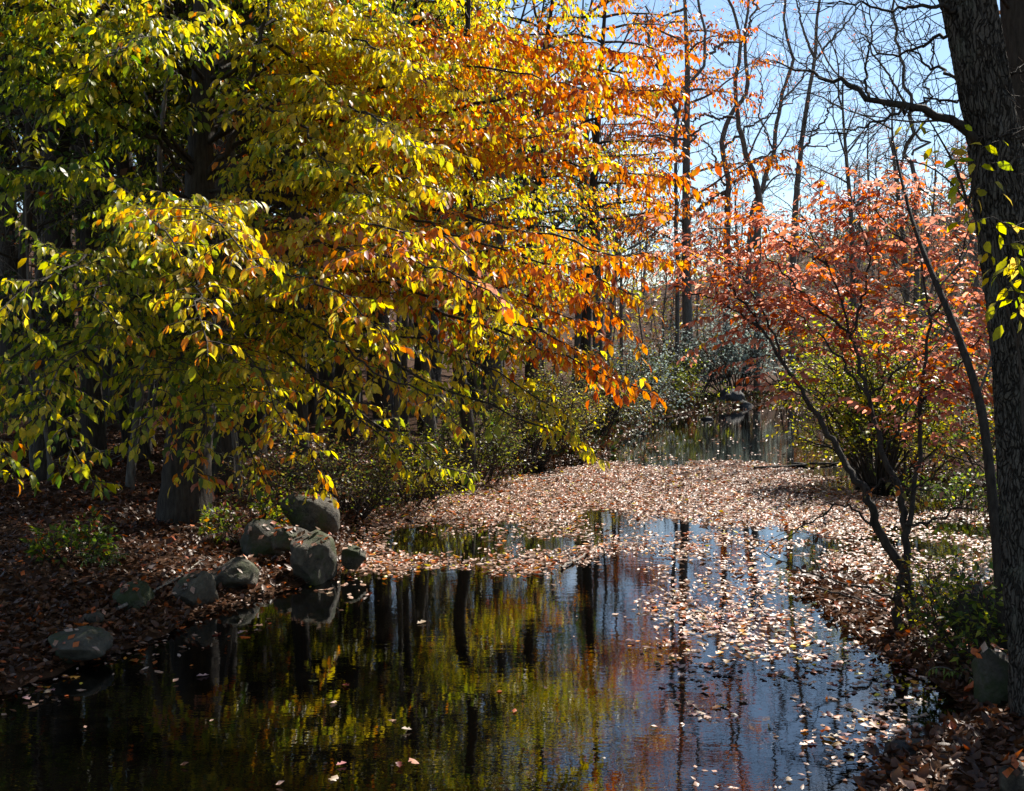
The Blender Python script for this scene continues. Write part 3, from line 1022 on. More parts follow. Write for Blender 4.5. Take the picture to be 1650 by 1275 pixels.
LBL = {
    'o1': ('tall woodland tree with dark trunk and thin olive crown in the shaded woods', 'tree', 'olive crowned trees in the shaded woods'),
    'o2': ('tall woodland tree with dark trunk and green crown in the shaded woods', 'tree', 'green crowned trees in the shaded woods'),
    'o3': ('stout woodland tree with dark trunk and yellowing crown in the woods', 'tree', 'yellowing trees in the woods'),
    'b1': ('slim tree with a few brown leaves left on its crown', 'tree', 'brown leaved trees across the slopes'),
    'n1': ('tall leafless tree with a fine spread of grey twigs', 'tree', 'tall leafless trees on the slopes'),
    'n2': ('slim leafless tree with fine grey twigs', 'tree', 'slim leafless trees on the slopes'),
    'n3': ('thin leafless pole sapling in the woods', 'sapling', 'thin pole saplings in the undergrowth'),
}


def plant(kind, x, y, s, rz, tilt=0, zone=None):
    if kind in USED:
        o = copy_tree(WOOD[kind])
    else:
        USED.add(kind)
        o = WOOD[kind]
    o.location = (x, y, gz(x, y) - .05)
    o.rotation_euler = (tilt, tilt * .7, rz)
    o.scale = (s, s, s)
    lb, ct, gr = LBL[kind]
    if zone:
        lb, gr = lb + ZONE[zone], gr + ZONE[zone]
    tag(o, lb, ct, gr)
    return o


frng = np.random.default_rng(77)
TAKEN = []


def free(x, y, r):
    for a, b in TAKEN:
        if (a - x) ** 2 + (b - y) ** 2 < r * r:
            return False
    if in_poly(np.array([x]), np.array([y]), WATER_POLY)[0]:
        return False
    if poly_dist(np.array([x]), np.array([y]), WATER_POLY)[0] < .7:
        return False
    return True


# the ones seen singly through the beech leaves, plus some added for shade
for px, d, kind, s in [(72, 20, 'o3', 1.0), (92, 23, 'o1', .9), (146, 24, 'o2', 1.0), (222, 21, 'o1', .85), (258, 27, 'o2', 1.0), (40, 26, 'o1', 1), (402, 21, 'o3', .9), (416, 25, 'o1', .95),
                       (495, 27, 'o2', .9), (537, 30, 'o1', .9), (572, 27, 'o2', .8), (190, 29, 'o3', .9), (15, 31, 'o2', 1), (350, 31, 'o1', .9), (455, 34, 'o2', 1), (620, 33, 'o1', .9),
                       (770, 33, 'o2', .95), (545, 21.5, 'o3', .85), (625, 25, 'o1', .9), (300, 18.5, 'o2', .95), (150, 18.6, 'o2', .9), (690, 26, 'o2', .95), (796, 29, 'b1', 1.0), (700, 37, 'o3', .9), (865, 36, 'o2', .9), (925, 40, 'b1', 1.1)]:
    x, y = P(px, 550, d)[:2]
    plant(kind, x, y, s, frng.uniform(0, 6.28), frng.normal(0, .03))
    TAKEN.append((x, y))
# fill: woods to the left and behind
n = 0
for tries in range(4000):
    d = frng.uniform(22, 62)
    px = frng.uniform(-260, 1010)
    x, y = P(px, 550, d)[:2]
    if not free(x, y, 2.2):
        continue
    near = smooth(1.5, 9, -(x - .08 * y))
    r = frng.random()
    if px > 780:
        kind = 'n1' if r < .12 else 'n2' if r < .45 else 'b1'
    else:
        kind = 'o1' if r < .26 else 'o2' if r < .46 else 'o3' if r < .60 else 'b1' if r < .78 else 'n1'
    plant(kind, x, y, frng.uniform(.75, 1.1), frng.uniform(0, 6.28), frng.normal(0, .03))
    TAKEN.append((x, y))
    n += 1
    if n > 70:
        break
# pole saplings under the woods and on the right-hand bank
n = 0
for tries in range(3000):
    d = frng.uniform(15, 34)
    px = frng.uniform(-60, 900)
    x, y = P(px, 550, d)[:2]
    if not free(x, y, .8):
        continue
    plant('n3', x, y, frng.uniform(.5, 1.0), frng.uniform(0, 6.28), frng.normal(0, .08))
    TAKEN.append((x, y))
    n += 1
    if n > 45:
        break
# the slope beyond the pool and the hill on the right
n = 0
for tries in range(4000):
    d = frng.uniform(45, 120)
    px = frng.uniform(960, 1900)
    x, y = P(px, 550, d)[:2]
    if not free(x, y, 2.4):
        continue
    if px < 1330 and d < 75:
        kind = 'n3' if frng.random() < .6 else 'n2'
        s = frng.uniform(.6, .9)
    else:
        kind = ('n1', 'n2', 'b1', 'n2')[frng.integers(4)]
        s = frng.uniform(.5, .85)
    plant(kind, x, y, s, frng.uniform(0, 6.28), frng.normal(0, .03), 'hill')
    TAKEN.append((x, y))
    n += 1
    if n > 88:
        break
for x, y, s_ in [(9.2, 28, .8), (10.3, 27, .72)]:
    plant('n1', x, y, s_, frng.uniform(0, 6.28), .04, 'right')
    TAKEN.append((x, y))
n = 0
for tries in range(2000):
    d = frng.uniform(13, 40)
    px = frng.uniform(1440, 1900)
    x, y = P(px, 550, d)[:2]
    if not free(x, y, 1.0):
        continue
    plant('n3' if frng.random() < .75 else 'n2', x, y, frng.uniform(.5, .85), frng.uniform(0, 6.28), frng.normal(0, .06), 'right')
    TAKEN.append((x, y))
    n += 1
    if n > 34:
        break


# unseen trees along both banks and behind the viewpoint, added to block sky light
for x, y, kind, s_ in [(8.6, 11.5, 'o2', .8), (10.5, 15, 'o1', .8), (7.2, 6.5, 'o3', .8), (11, 9, 'o2', .9), (13.5, 13, 'o1', .9), (14, 19, 'o3', .8), (-8.5, 7, 'o2', .85), (-10.5, 10.5, 'o1', .9), (-11, 4, 'o3', .9),
                       (-8.5, -1, 'o1', .9), (-10.5, -6, 'o2', 1), (-9.5, -12, 'o3', 1), (5.5, -2, 'o2', .9), (6.5, -8, 'o1', 1), (9, -4, 'o3', .9), (-3, -17.5, 'o1', 1.05), (2, -19, 'o2', 1), (-6, -20, 'o2', 1), (6, -15, 'o3', 1), (-14, 0, 'o2', 1), (12, 2, 'o2', 1)]:
    plant(kind, x, y, s_, frng.uniform(0, 6.28), frng.normal(0, .03))
    TAKEN.append((x, y))

# ------------------------------------------------------------------ bare trees against the sky beyond the pool
def bare_tree(label, d, stems, seed, r0, leaf=None, twig_L=2.2, twig_r=.022, step=1.0, lvl=2):
    rng = np.random.default_rng(seed)
    k = 1.3 if d > 31 else 1.0          # they stand beyond the pool
    d *= k; twig_L *= k; step *= k * .8; twig_r *= k * .75
    stems = [(q, u * k * .8, w * k * .7) for q, u, w in stems]
    root = thing('leafless_tree', label, 'tree')
    tw, lv, tips = Acc(), Leaves(), []
    for i, (pts, rr0, rr1) in enumerate(stems):
        path = spline(PL(*[(a, b_, d + (c if c else 0)) for a, b_, c in pts]), 34)
        if i == 0:
            path[0, 2] = gz(path[0, 0], path[0, 1]) - .3
        path[2:-1] += (fbm(np.arange(31)[:, None] * np.array((.55, .3, .2)) + i, 2, seed)[:, None] * rng.normal(0, .12, 3))
        ac = Acc()
        ac.tube(path, np.linspace(rr0, rr1, 34), 8, .08, i)
        ac.build('trunk' if i == 0 else 'branch', M_BARK2, root)
        twigs_along(tw, path, rng, twig_r, .35 if i == 0 else .12, step, twig_L, lvl, .12, .24, tips, (3, 5))
    tag(tw.build('twigs', M_TWIG, root), kind='stuff')
    if leaf:
        for tp in tips:
            if rng.random() < leaf[1]:
                leaves_on(lv, tp, rng, .22, .13, leaf[0], .6, 0, .4)
        tag(lv.build('crown', M_LEAF, root, LEAF2), kind='stuff')


RUS = {'rust': 1, 'salmon': .6, 'brown': .3}
bare_tree('gnarled leafless tree with a low crooked limb beyond the pool', 40, [
    ([(1172, 420, 0), (1172, 375, 0), (1172, 315, 0), (1175, 292, 0), (1166, 255, 0), (1163, 225, 0), (1180, 180, 0), (1205, 140, 0), (1200, 60, 0), (1215, -60, 0)], .17, .05),
    ([(1173, 308, 0), (1150, 317, .3), (1133, 332, .6), (1118, 348, .8)], .12, .09),
    ([(1175, 295, 0), (1203, 283, .2), (1212, 262, .4), (1250, 240, .6), (1275, 200, .8)], .08, .03),
    ([(1168, 300, 0), (1155, 262, .2), (1142, 235, .4), (1120, 215, .6)], .07, .03),
    ([(1166, 240, 0), (1195, 215, -.3), (1228, 190, -.6), (1262, 172, -.9), (1290, 150, -1)], .07, .025)], 51, .17, (RUS, .35))
bare_tree('leafless tree with a tall forked trunk rising from the red shrubs', 37, [
    ([(1222, 420, 0), (1220, 372, 0), (1220, 312, 0), (1208, 265, 0), (1197, 225, 0), (1188, 185, 0), (1186, 130, 0), (1193, 75, 0), (1180, 20, 0), (1166, -60, 0)], .16, .05),
    ([(1218, 320, 0), (1238, 275, .3), (1265, 250, .6), (1290, 235, .9), (1315, 200, 1)], .07, .025),
    ([(1188, 185, 0), (1160, 190, .3), (1130, 185, .6), (1105, 200, .9)], .07, .03),
    ([(1192, 80, 0), (1212, 30, -.3), (1222, -20, -.6), (1235, -80, -.8)], .06, .03),
    ([(1205, 255, 0), (1225, 210, -.4), (1245, 180, -.8), (1262, 140, -1)], .05, .02)], 52, .16, (RUS, .3))
bare_tree('slender leafless tree leaning away from the pool with upright forks', 38, [
    ([(1278, 400, 0), (1282, 325, 0), (1290, 250, 0), (1300, 170, 0), (1312, 100, 0), (1316, 40, 0), (1330, -80, 0)], .15, .05),
    ([(1313, 95, 0), (1298, 60, .3), (1290, 30, .5), (1276, -30, .8)], .07, .03),
    ([(1313, 98, 0), (1335, 70, -.3), (1362, 40, -.6), (1400, -10, -.9)], .06, .025),
    ([(1294, 240, 0), (1325, 200, .3), (1345, 160, .6), (1362, 125, .9)], .06, .02),
    ([(1298, 235, 0), (1320, 236, -.2), (1345, 228, -.5), (1370, 205, -.9)], .04, .015)], 53, .15, (RUS, .12))
bare_tree('leafless tree with low spreading limbs between the pool and the hill', 44, [
    ([(1205, 420, 0), (1215, 340, 0), (1232, 290, 0), (1245, 240, 0), (1255, 170, 0), (1275, 100, 0), (1262, 20, 0), (1270, -80, 0)], .15, .05),
    ([(1222, 320, 0), (1250, 285, .3), (1285, 282, .6), (1310, 300, .8)], .06, .025),
    ([(1245, 240, 0), (1225, 190, .3), (1228, 140, .5), (1215, 100, .6)], .06, .025),
    ([(1256, 165, 0), (1290, 130, .4), (1310, 80, .7), (1345, 40, 1)], .06, .025)], 54, .15, (RUS, .2))
bare_tree('tall bare tree with thin upright stems behind the leaning trunk', 30, [
    ([(1478, 420, 0), (1476, 330, 0), (1470, 250, 0), (1468, 180, 0), (1455, 100, 0), (1445, 20, 0), (1440, -100, 0)], .10, .035),
    ([(1470, 250, 0), (1490, 170, .3), (1492, 100, .6), (1500, 20, .9)], .05, .02),
    ([(1468, 180, 0), (1430, 120, -.3), (1400, 70, -.7), (1385, 0, -1)], .05, .02)], 55, .1, None, 1.6, .016, .8)
bare_tree('dark tree with long bare limbs reaching up beside the rust leaved oak', 33, [
    ([(1092, 470, 0), (1090, 350, 0), (1088, 250, 0), (1090, 190, 0), (1100, 150, 0), (1133, 97, 0), (1137, 60, 0), (1125, 0, 0), (1120, -90, 0)], .085, .05),
    ([(1135, 95, 0), (1165, 70, .3), (1195, 66, .6), (1225, 40, .9)], .06, .02),
    ([(1090, 260, 0), (1110, 232, -.2), (1128, 205, -.4), (1150, 195, -.7)], .07, .03),
    ([(1090, 190, 0), (1072, 130, .3), (1050, 80, .5), (1040, 10, .8)], .09, .04),
    ([(1089, 300, 0), (1060, 285, -.3), (1035, 287, -.5)], .06, .03)], 56, .2, (RUS, .45))


# ------------------------------------------------------------------ far woods that read as one mass
PAL['greytwig'] = np.array([(.10, .085, .08), (.14, .12, .11), (.07, .06, .055)])


def far_woods():
    rng = np.random.default_rng(400)
    N = 70000
    d = rng.uniform(62, 118, N); px = rng.uniform(820, 2000, N)
    x = (px - 825) / F_PX * d; y = d
    hgt = 1.2 + 4.2 * np.clip(.5 + .75 * noise2(x, y, .16, 3, 8), 0, 1.3)
    hgt = hgt * (1 + 1.5 * smooth(1180, 980, px))
    u = rng.random(N)
    z = ground_z(x, y) + hgt * u
    k = rng.random(N) < (.25 + .75 * np.clip(.5 + 1.3 * noise2(x + z, y, .5, 2, 9), 0, 1))
    x, y, z = x[k], y[k], z[k]
    n = len(x)
    lv = Leaves()
    a = norm(rng.normal(0, 1, (n, 3)) + np.array((0, 0, .4)))
    nr = norm(rng.normal(0, 1, (n, 3)) + UP * .6)
    patch = noise2(x, y, .12, 2, 12)
    c1 = pick(rng, {'greytwig': 1, 'brown': .5, 'olive': .2}, n)
    c2 = pick(rng, {'olive': .8, 'brown': .6, 'rust': .25, 'greytwig': .5, 'yellow': .1}, n)
    c = np.where((patch > .1)[:, None], c2, c1)
    lv.add(np.stack([x, y, z], -1), a, nr, rng.uniform(.16, .42, n), c)
    tag(lv.build('far_woods', M_LEAF, None, LEAF2, .8), 'grey brown leafless woods covering the hill beyond the pool', 'woods', kind='stuff')


far_woods()

# ------------------------------------------------------------------ shrubs
def shrub(name, label, px, py_base, d, w, h, mix, seed, stems=26, size=.06, gap=.05, mat=None, tpl=LEAF4, flat=.7, bark=None, thin=1.0, group=None, cat='shrub', spread=.55, zoff=0):
    rng = np.random.default_rng(seed)
    x, y = P(px, 550, d)[:2]
    z = gz(x, y)
    z = max(z, -.05) + zoff
    root = thing(name, label, cat, group, (x, y, z))
    tips = []
    tw, lv = Acc(), Leaves()
    for i in range(stems):
        a = rng.uniform(0, 2 * pi)
        rr = rng.random() ** .5
        el = pi / 2 - rr * spread * 1.6
        b0 = np.array((cos(a) * rr * w * .18, sin(a) * rr * w * .18, -.08))
        ac = Acc()
        L = h * rng.uniform(.7, 1.1) * (1 - .3 * rr)
        grow(tw, b0, (cos(a) * cos(el) * w / h, sin(a) * cos(el) * w / h, sin(el)), L, .012 * max(1, h / 1.5), 2, rng, .05, .16, (4, 7), tips, (.5, 1.1), (.35, .6), seg=.22)
    for tp in tips:
        if rng.random() < thin:
            leaves_on(lv, tp, rng, gap, size, mix, flat, 0, .25)
    tag(tw.build('stems', bark or M_TWIG, root), kind='stuff')
    if lv.p:
        tag(lv.build('foliage', mat or M_LEAF, root, tpl), kind='stuff')
    print(name, sum(len(q) for q in lv.p))
    return root


SIL = {'silver': 1}
shrub('rhododendron', 'silvery glossy evergreen shrub just behind the round boulder', 1180, 640, 46.5, 2.6, 4.4, SIL, 61, 34, .17, .09, M_GLOSS)
shrub('rhododendron', 'grey green glossy shrub beside the foot of the rust leaved oak', 1120, 640, 45, 2.0, 3.4, {'silver': .7, 'brown': .5, 'dark': .5}, 62, 28, .14, .10, M_GLOSS)
shrub('light_green_bush', 'rounded pale green bush at the edge of the far pool', 1072, 655, 40, 1.9, 2.4, {'lime': 1, 'green': .5, 'olive': .4}, 63, 34, .10, .06)
shrub('twiggy_shrub', 'grey twiggy shrub with blue green leaves above the pool', 1015, 670, 35.5, 2.4, 3.2, {'silver': 1, 'dark': .15, 'olive': .3}, 64, 34, .12, .10, M_GLOSS)
shrub('twiggy_shrub', 'olive twiggy shrub hanging over the bend of the bank', 948, 720, 28, 2.2, 2.8, {'olive': 1, 'dark': .4, 'brown': .4}, 65, 34, .09, .08)
shrub('twiggy_shrub', 'low grey shrub trailing into the pool', 1000, 700, 31.5, 1.6, 1.4, {'silver': .7, 'olive': .7, 'brown': .5}, 83, 26, .09, .09)
shrub('twiggy_shrub', 'brown leaved low shrub along the far pool edge', 1045, 680, 37, 1.8, 1.5, {'brown': .9, 'olive': .6, 'silver': .3}, 84, 26, .1, .09)
shrub('twiggy_shrub', 'dull red low shrub beneath the silvery evergreen', 1090, 668, 41, 1.5, 1.2, {'rust': .5, 'brown': .9, 'silver': .4}, 85, 24, .12, .1)
shrub('bank_shrub', 'dense olive shrub on the bank above the leaf raft', 850, 750, 21.8, 1.9, 2.2, {'olive': 1, 'lime': .3, 'brown': .4}, 66, 34, .07, .06)
shrub('bank_shrub', 'dark small leaved shrub between the bank trees', 765, 770, 19.4, 1.8, 1.9, {'olive': .8, 'green': .6, 'lime': .3}, 67, 34, .07, .055)
shrub('bank_shrub', 'yellow flecked shrub low on the bank beside the boulders', 660, 800, 16.8, 1.5, 1.5, {'lime': .7, 'olive': .8, 'yellow': .3, 'brown': .3}, 68, 34, .06, .05)
shrub('bank_shrub', 'small dark bush growing behind the pale boulder', 560, 800, 15.4, 1.2, 1.2, {'olive': .7, 'green': .5, 'brown': .5}, 69, 26, .055, .055)
shrub('bank_shrub', 'gold and olive bush under the drooping yellow bough', 900, 750, 23.6, 1.7, 2.0, {'olive': 1, 'yellow': .4, 'brown': .3}, 81, 28, .07, .06)
shrub('bank_shrub', 'brown stemmed thicket behind the bank boulders', 470, 780, 15.8, 1.6, 1.4, {'olive': .6, 'brown': .8, 'green': .4}, 82, 28, .06, .06)
shrub('streamside_bush', 'bushy yellow green shrub leaning over the pool on its sunny side', 1425, 770, 19.4, 1.6, 3.4, {'lime': 1.1, 'yellow': .5, 'green': .4, 'salmon': .1}, 70, 46, .09, .055, None, LEAF4, .7)
shrub('yellow_leaved_bush', 'low bush with bright yellow leaves behind the green shrub', 1490, 730, 20.5, 1.6, 1.5, {'yellow': 1, 'lime': .6, 'olive': .3}, 71, 22, .085, .09)
shrub('green_undergrowth_bush', 'low fresh green bush at the edge of the glittering water', 1560, 770, 16, 1.8, 1.0, {'green': 1, 'lime': .3, 'dark': .4}, 72, 26, .07, .06)
shrub('green_undergrowth_bush', 'green and rust tangled bush behind the leaning trunk', 1640, 760, 18, 1.8, 2.0, {'green': .6, 'olive': .6, 'rust': .3, 'yellow': .3}, 73, 24, .08, .08)
shrub('russet_bush', 'russet leaved bush in the undergrowth below the hill', 1560, 640, 27, 2.4, 3.0, {'rust': .8, 'salmon': .4, 'olive': .6, 'yellow': .3}, 74, 24, .11, .10)
shrub('russet_bush', 'olive and gold bush in the gap below the hill', 1430, 620, 31, 2.4, 3.4, {'olive': .8, 'yellow': .4, 'green': .5, 'rust': .3}, 75, 24, .11, .10)
shrub('russet_bush', 'brown and orange thicket at the far end of the pool', 1270, 640, 52, 3.2, 4.0, {'rust': .5, 'brown': .7, 'olive': .6, 'green': .3}, 76, 24, .15, .13)
shrub('bank_bush', 'leafy green bush at the foot of the leaning trunk', 1600, 1000, 8.0, .55, .8, {'green': 1, 'lime': .6, 'dark': .4}, 77, 16, .07, .06)
shrub('bank_bush', 'yellow tinged seedling cluster on the leafy spit', 1535, 1000, 8.8, .4, 1.0, {'lime': .7, 'yellow': .4, 'brown': .3}, 78, 9, .05, .09)
shrub('woodland_shrub', 'green leaved seedling under the beech boughs', 395, 800, 13, .8, .8, {'green': .8, 'lime': .7, 'orange': .15}, 79, 12, .08, .08)
shrub('woodland_shrub', 'low green leafy plant on the shaded leaf litter', 110, 900, 11.5, .8, .6, {'green': 1, 'lime': .2, 'rust': .15}, 80, 12, .08, .10)


# ------------------------------------------------------------------ small red tree on the leafy spit
def build_red_tree():
    rng = np.random.default_rng(91)
    root = thing('red_leaved_tree', 'small crooked tree with salmon red leaves rooted on the leafy spit', 'tree')
    RED = {'salmon': 1, 'rust': .22, 'orange': .12}
    RED2 = {'salmon': .9, 'rust': .25, 'orange': .2, 'yellow': .06}
    DRY = {'brown': .5, 'orange': .4, 'olive': .4, 'tan': .3}
    gx, gy = G(1472, 1030, .2)
    tw, lv = Acc(), Leaves()
    trunks = [
        ([(1478, 1050, 9.25), (1470, 985, 9.3), (1459, 928, 9.3), (1432, 885, 9.35), (1412, 850, 9.4), (1400, 800, 9.4), (1367, 755, 9.6), (1335, 700, 9.8), (1300, 645, 10), (1262, 585, 10.2), (1225, 532, 10.4), (1165, 490, 10.6), (1085, 462, 10.8)], .042, .006),
        ([(1452, 1048, 9.2), (1446, 990, 9.25), (1450, 930, 9.25), (1462, 860, 9.3), (1452, 800, 9.4), (1425, 730, 9.6), (1400, 640, 9.9), (1372, 540, 10.2), (1335, 430, 10.6), (1290, 345, 11)], .034, .005),
    ]
    paths = []
    for i, (pts, a, b_) in enumerate(trunks):
        pw = PL(*pts)
        pw[0, 2] = gz(pw[0, 0], pw[0, 1]) - .1
        path = spline(pw, 60)
        path[3:-1] += rng.normal(0, .012, (56, 3))
        ac = Acc()
        ac.tube(path, rad_interp([a * 1.35, a, a * .85, a * .6, a * .4, b_ * 1.6, b_], 60), 10, .1, i)
        ac.build('trunk', M_BARK, root)
        paths.append(path)
        spray(tw, lv, path, rng, RED2, RED, .66 if i == 0 else .58, .10, .85, .088, .046, .25, .5, True, .005, .95, .9, .5)
    limbs = [
        ([(1462, 860, 9.3), (1474, 760, 9.5), (1482, 650, 9.8), (1498, 520, 10.2), (1475, 400, 10.6), (1432, 305, 11)], .025, RED, .8),
        ([(1482, 650, 9.8), (1525, 610, 9.9), (1560, 570, 10.1), (1600, 520, 10.3)], .014, RED, .6),
        ([(1400, 640, 9.9), (1455, 590, 10.1), (1510, 560, 10.4), (1565, 545, 10.6)], .014, RED, .6),
        ([(1225, 532, 10.4), (1170, 450, 10.6), (1120, 420, 10.8), (1050, 425, 11)], .014, RED, .7),
        ([(1262, 585, 10.2), (1230, 500, 10.6), (1185, 430, 11), (1140, 385, 11.3)], .014, RED, .7),
        ([(1335, 430, 10.6), (1270, 390, 11), (1220, 355, 11.4), (1180, 350, 11.6)], .014, RED, .7),
        ([(1372, 540, 10.2), (1300, 480, 10.6), (1240, 420, 11), (1200, 400, 11.3)], .014, RED, .75),
        ([(1372, 540, 10.2), (1400, 440, 10.5), (1390, 370, 10.8), (1370, 310, 11)], .014, RED, .7),
        ([(1498, 520, 10.2), (1540, 440, 10.4), (1560, 360, 10.6), (1545, 300, 10.8)], .014, RED, .7),
        ([(1400, 640, 9.9), (1340, 560, 10.2), (1290, 510, 10.6), (1270, 460, 11)], .014, RED, .7),
        ([(1300, 645, 10), (1268, 625, 9.9), (1240, 612, 9.8), (1215, 610, 9.8)], .009, RED, .35),
        ([(1425, 730, 9.6), (1460, 660, 9.6), (1500, 620, 9.6), (1540, 640, 9.7)], .010, RED, .5),
        ([(1475, 400, 10.6), (1440, 380, 10.8), (1400, 330, 11), (1360, 340, 11.2)], .012, RED, .7),
        # lower, sparse and drying
        ([(1412, 850, 9.4), (1360, 815, 9.2), (1310, 840, 9), (1240, 880, 8.9)], .012, DRY, .35),
        ([(1445, 965, 9.25), (1380, 945, 9.1), (1310, 925, 9), (1230, 890, 8.9)], .013, DRY, .3),
        ([(1455, 850, 9.3), (1500, 840, 9.2), (1540, 820, 9.1), (1570, 780, 9)], .016, DRY, .4),
        ([(1452, 800, 9.4), (1500, 770, 9.3), (1530, 740, 9.2), (1570, 730, 9)], .010, DRY, .4),
        ([(1400, 800, 9.4), (1430, 770, 9.2), (1470, 790, 9), (1520, 790, 8.9)], .010, DRY, .4),
    ]
    for i, (pts, r, mix, tl) in enumerate(limbs):
        path = spline(PL(*pts), 22)
        path[1:-1] += rng.normal(0, .015, (20, 3))
        ac = Acc()
        ac.tube(path, np.linspace(r, .004, 22), 6)
        ac.build('branch', M_BARK, root)
        spray(tw, lv, path, rng, mix, mix, .15, .105 if i < 13 else .14, tl * 1.1, .09 if i < 13 else .07, .041 if i < 13 else .1, .25, .5, i < 13, .0045, .95 if i < 13 else .75, .9, .5)
    tag(tw.build('twigs', M_BARK, root), kind='stuff')
    crown_with_leaves(lv, root, 'red', 300, rng, LEAF8)
    print('red leaves', sum(len(q) for q in lv.p))

    root = thing('leaning_sapling', 'slender leaning sapling in front of the big dark trunk', 'sapling')
    tw, lv = Acc(), Leaves()
    pw = PL((1640, 1120, 7.6), (1618, 1000, 7.8), (1604, 850, 8.1), (1590, 720, 8.3), (1576, 640, 8.5), (1545, 545, 8.8), (1512, 465, 9.1), (1480, 385, 9.5), (1455, 300, 10), (1440, 230, 10.4))
    pw[0, 2] = gz(pw[0, 0], pw[0, 1]) - .1
    path = spline(pw, 50)
    ac = Acc()
    ac.tube(path, rad_interp([.055, .042, .035, .028, .018, .008], 50), 9, .06, 5)
    ac.build('trunk', M_BARK, root)
    spray(tw, lv, path, rng, RED, RED2, .55, .22, .6, .09, .08, .25, .5, True, .005, .8)
    for pts, r in [([(1576, 640, 8.5), (1600, 560, 8.7), (1590, 470, 8.9)], .012), ([(1512, 465, 9.1), (1560, 400, 9.2), (1560, 330, 9.4)], .01), ([(1545, 545, 8.8), (1480, 500, 8.9), (1420, 480, 9)], .01)]:
        lp = spline(PL(*pts), 14)
        ac = Acc(); ac.tube(lp, np.linspace(r, .004, 14), 5); ac.build('branch', M_BARK2, root)
        spray(tw, lv, lp, rng, RED, RED, .2, .18, .5, .09, .08, .25, .5, True, .004, .8)
    tag(tw.build('twigs', M_BARK, root), kind='stuff')
    tag(lv.build('crown', M_LEAF, root, LEAF8), kind='stuff')


build_red_tree()


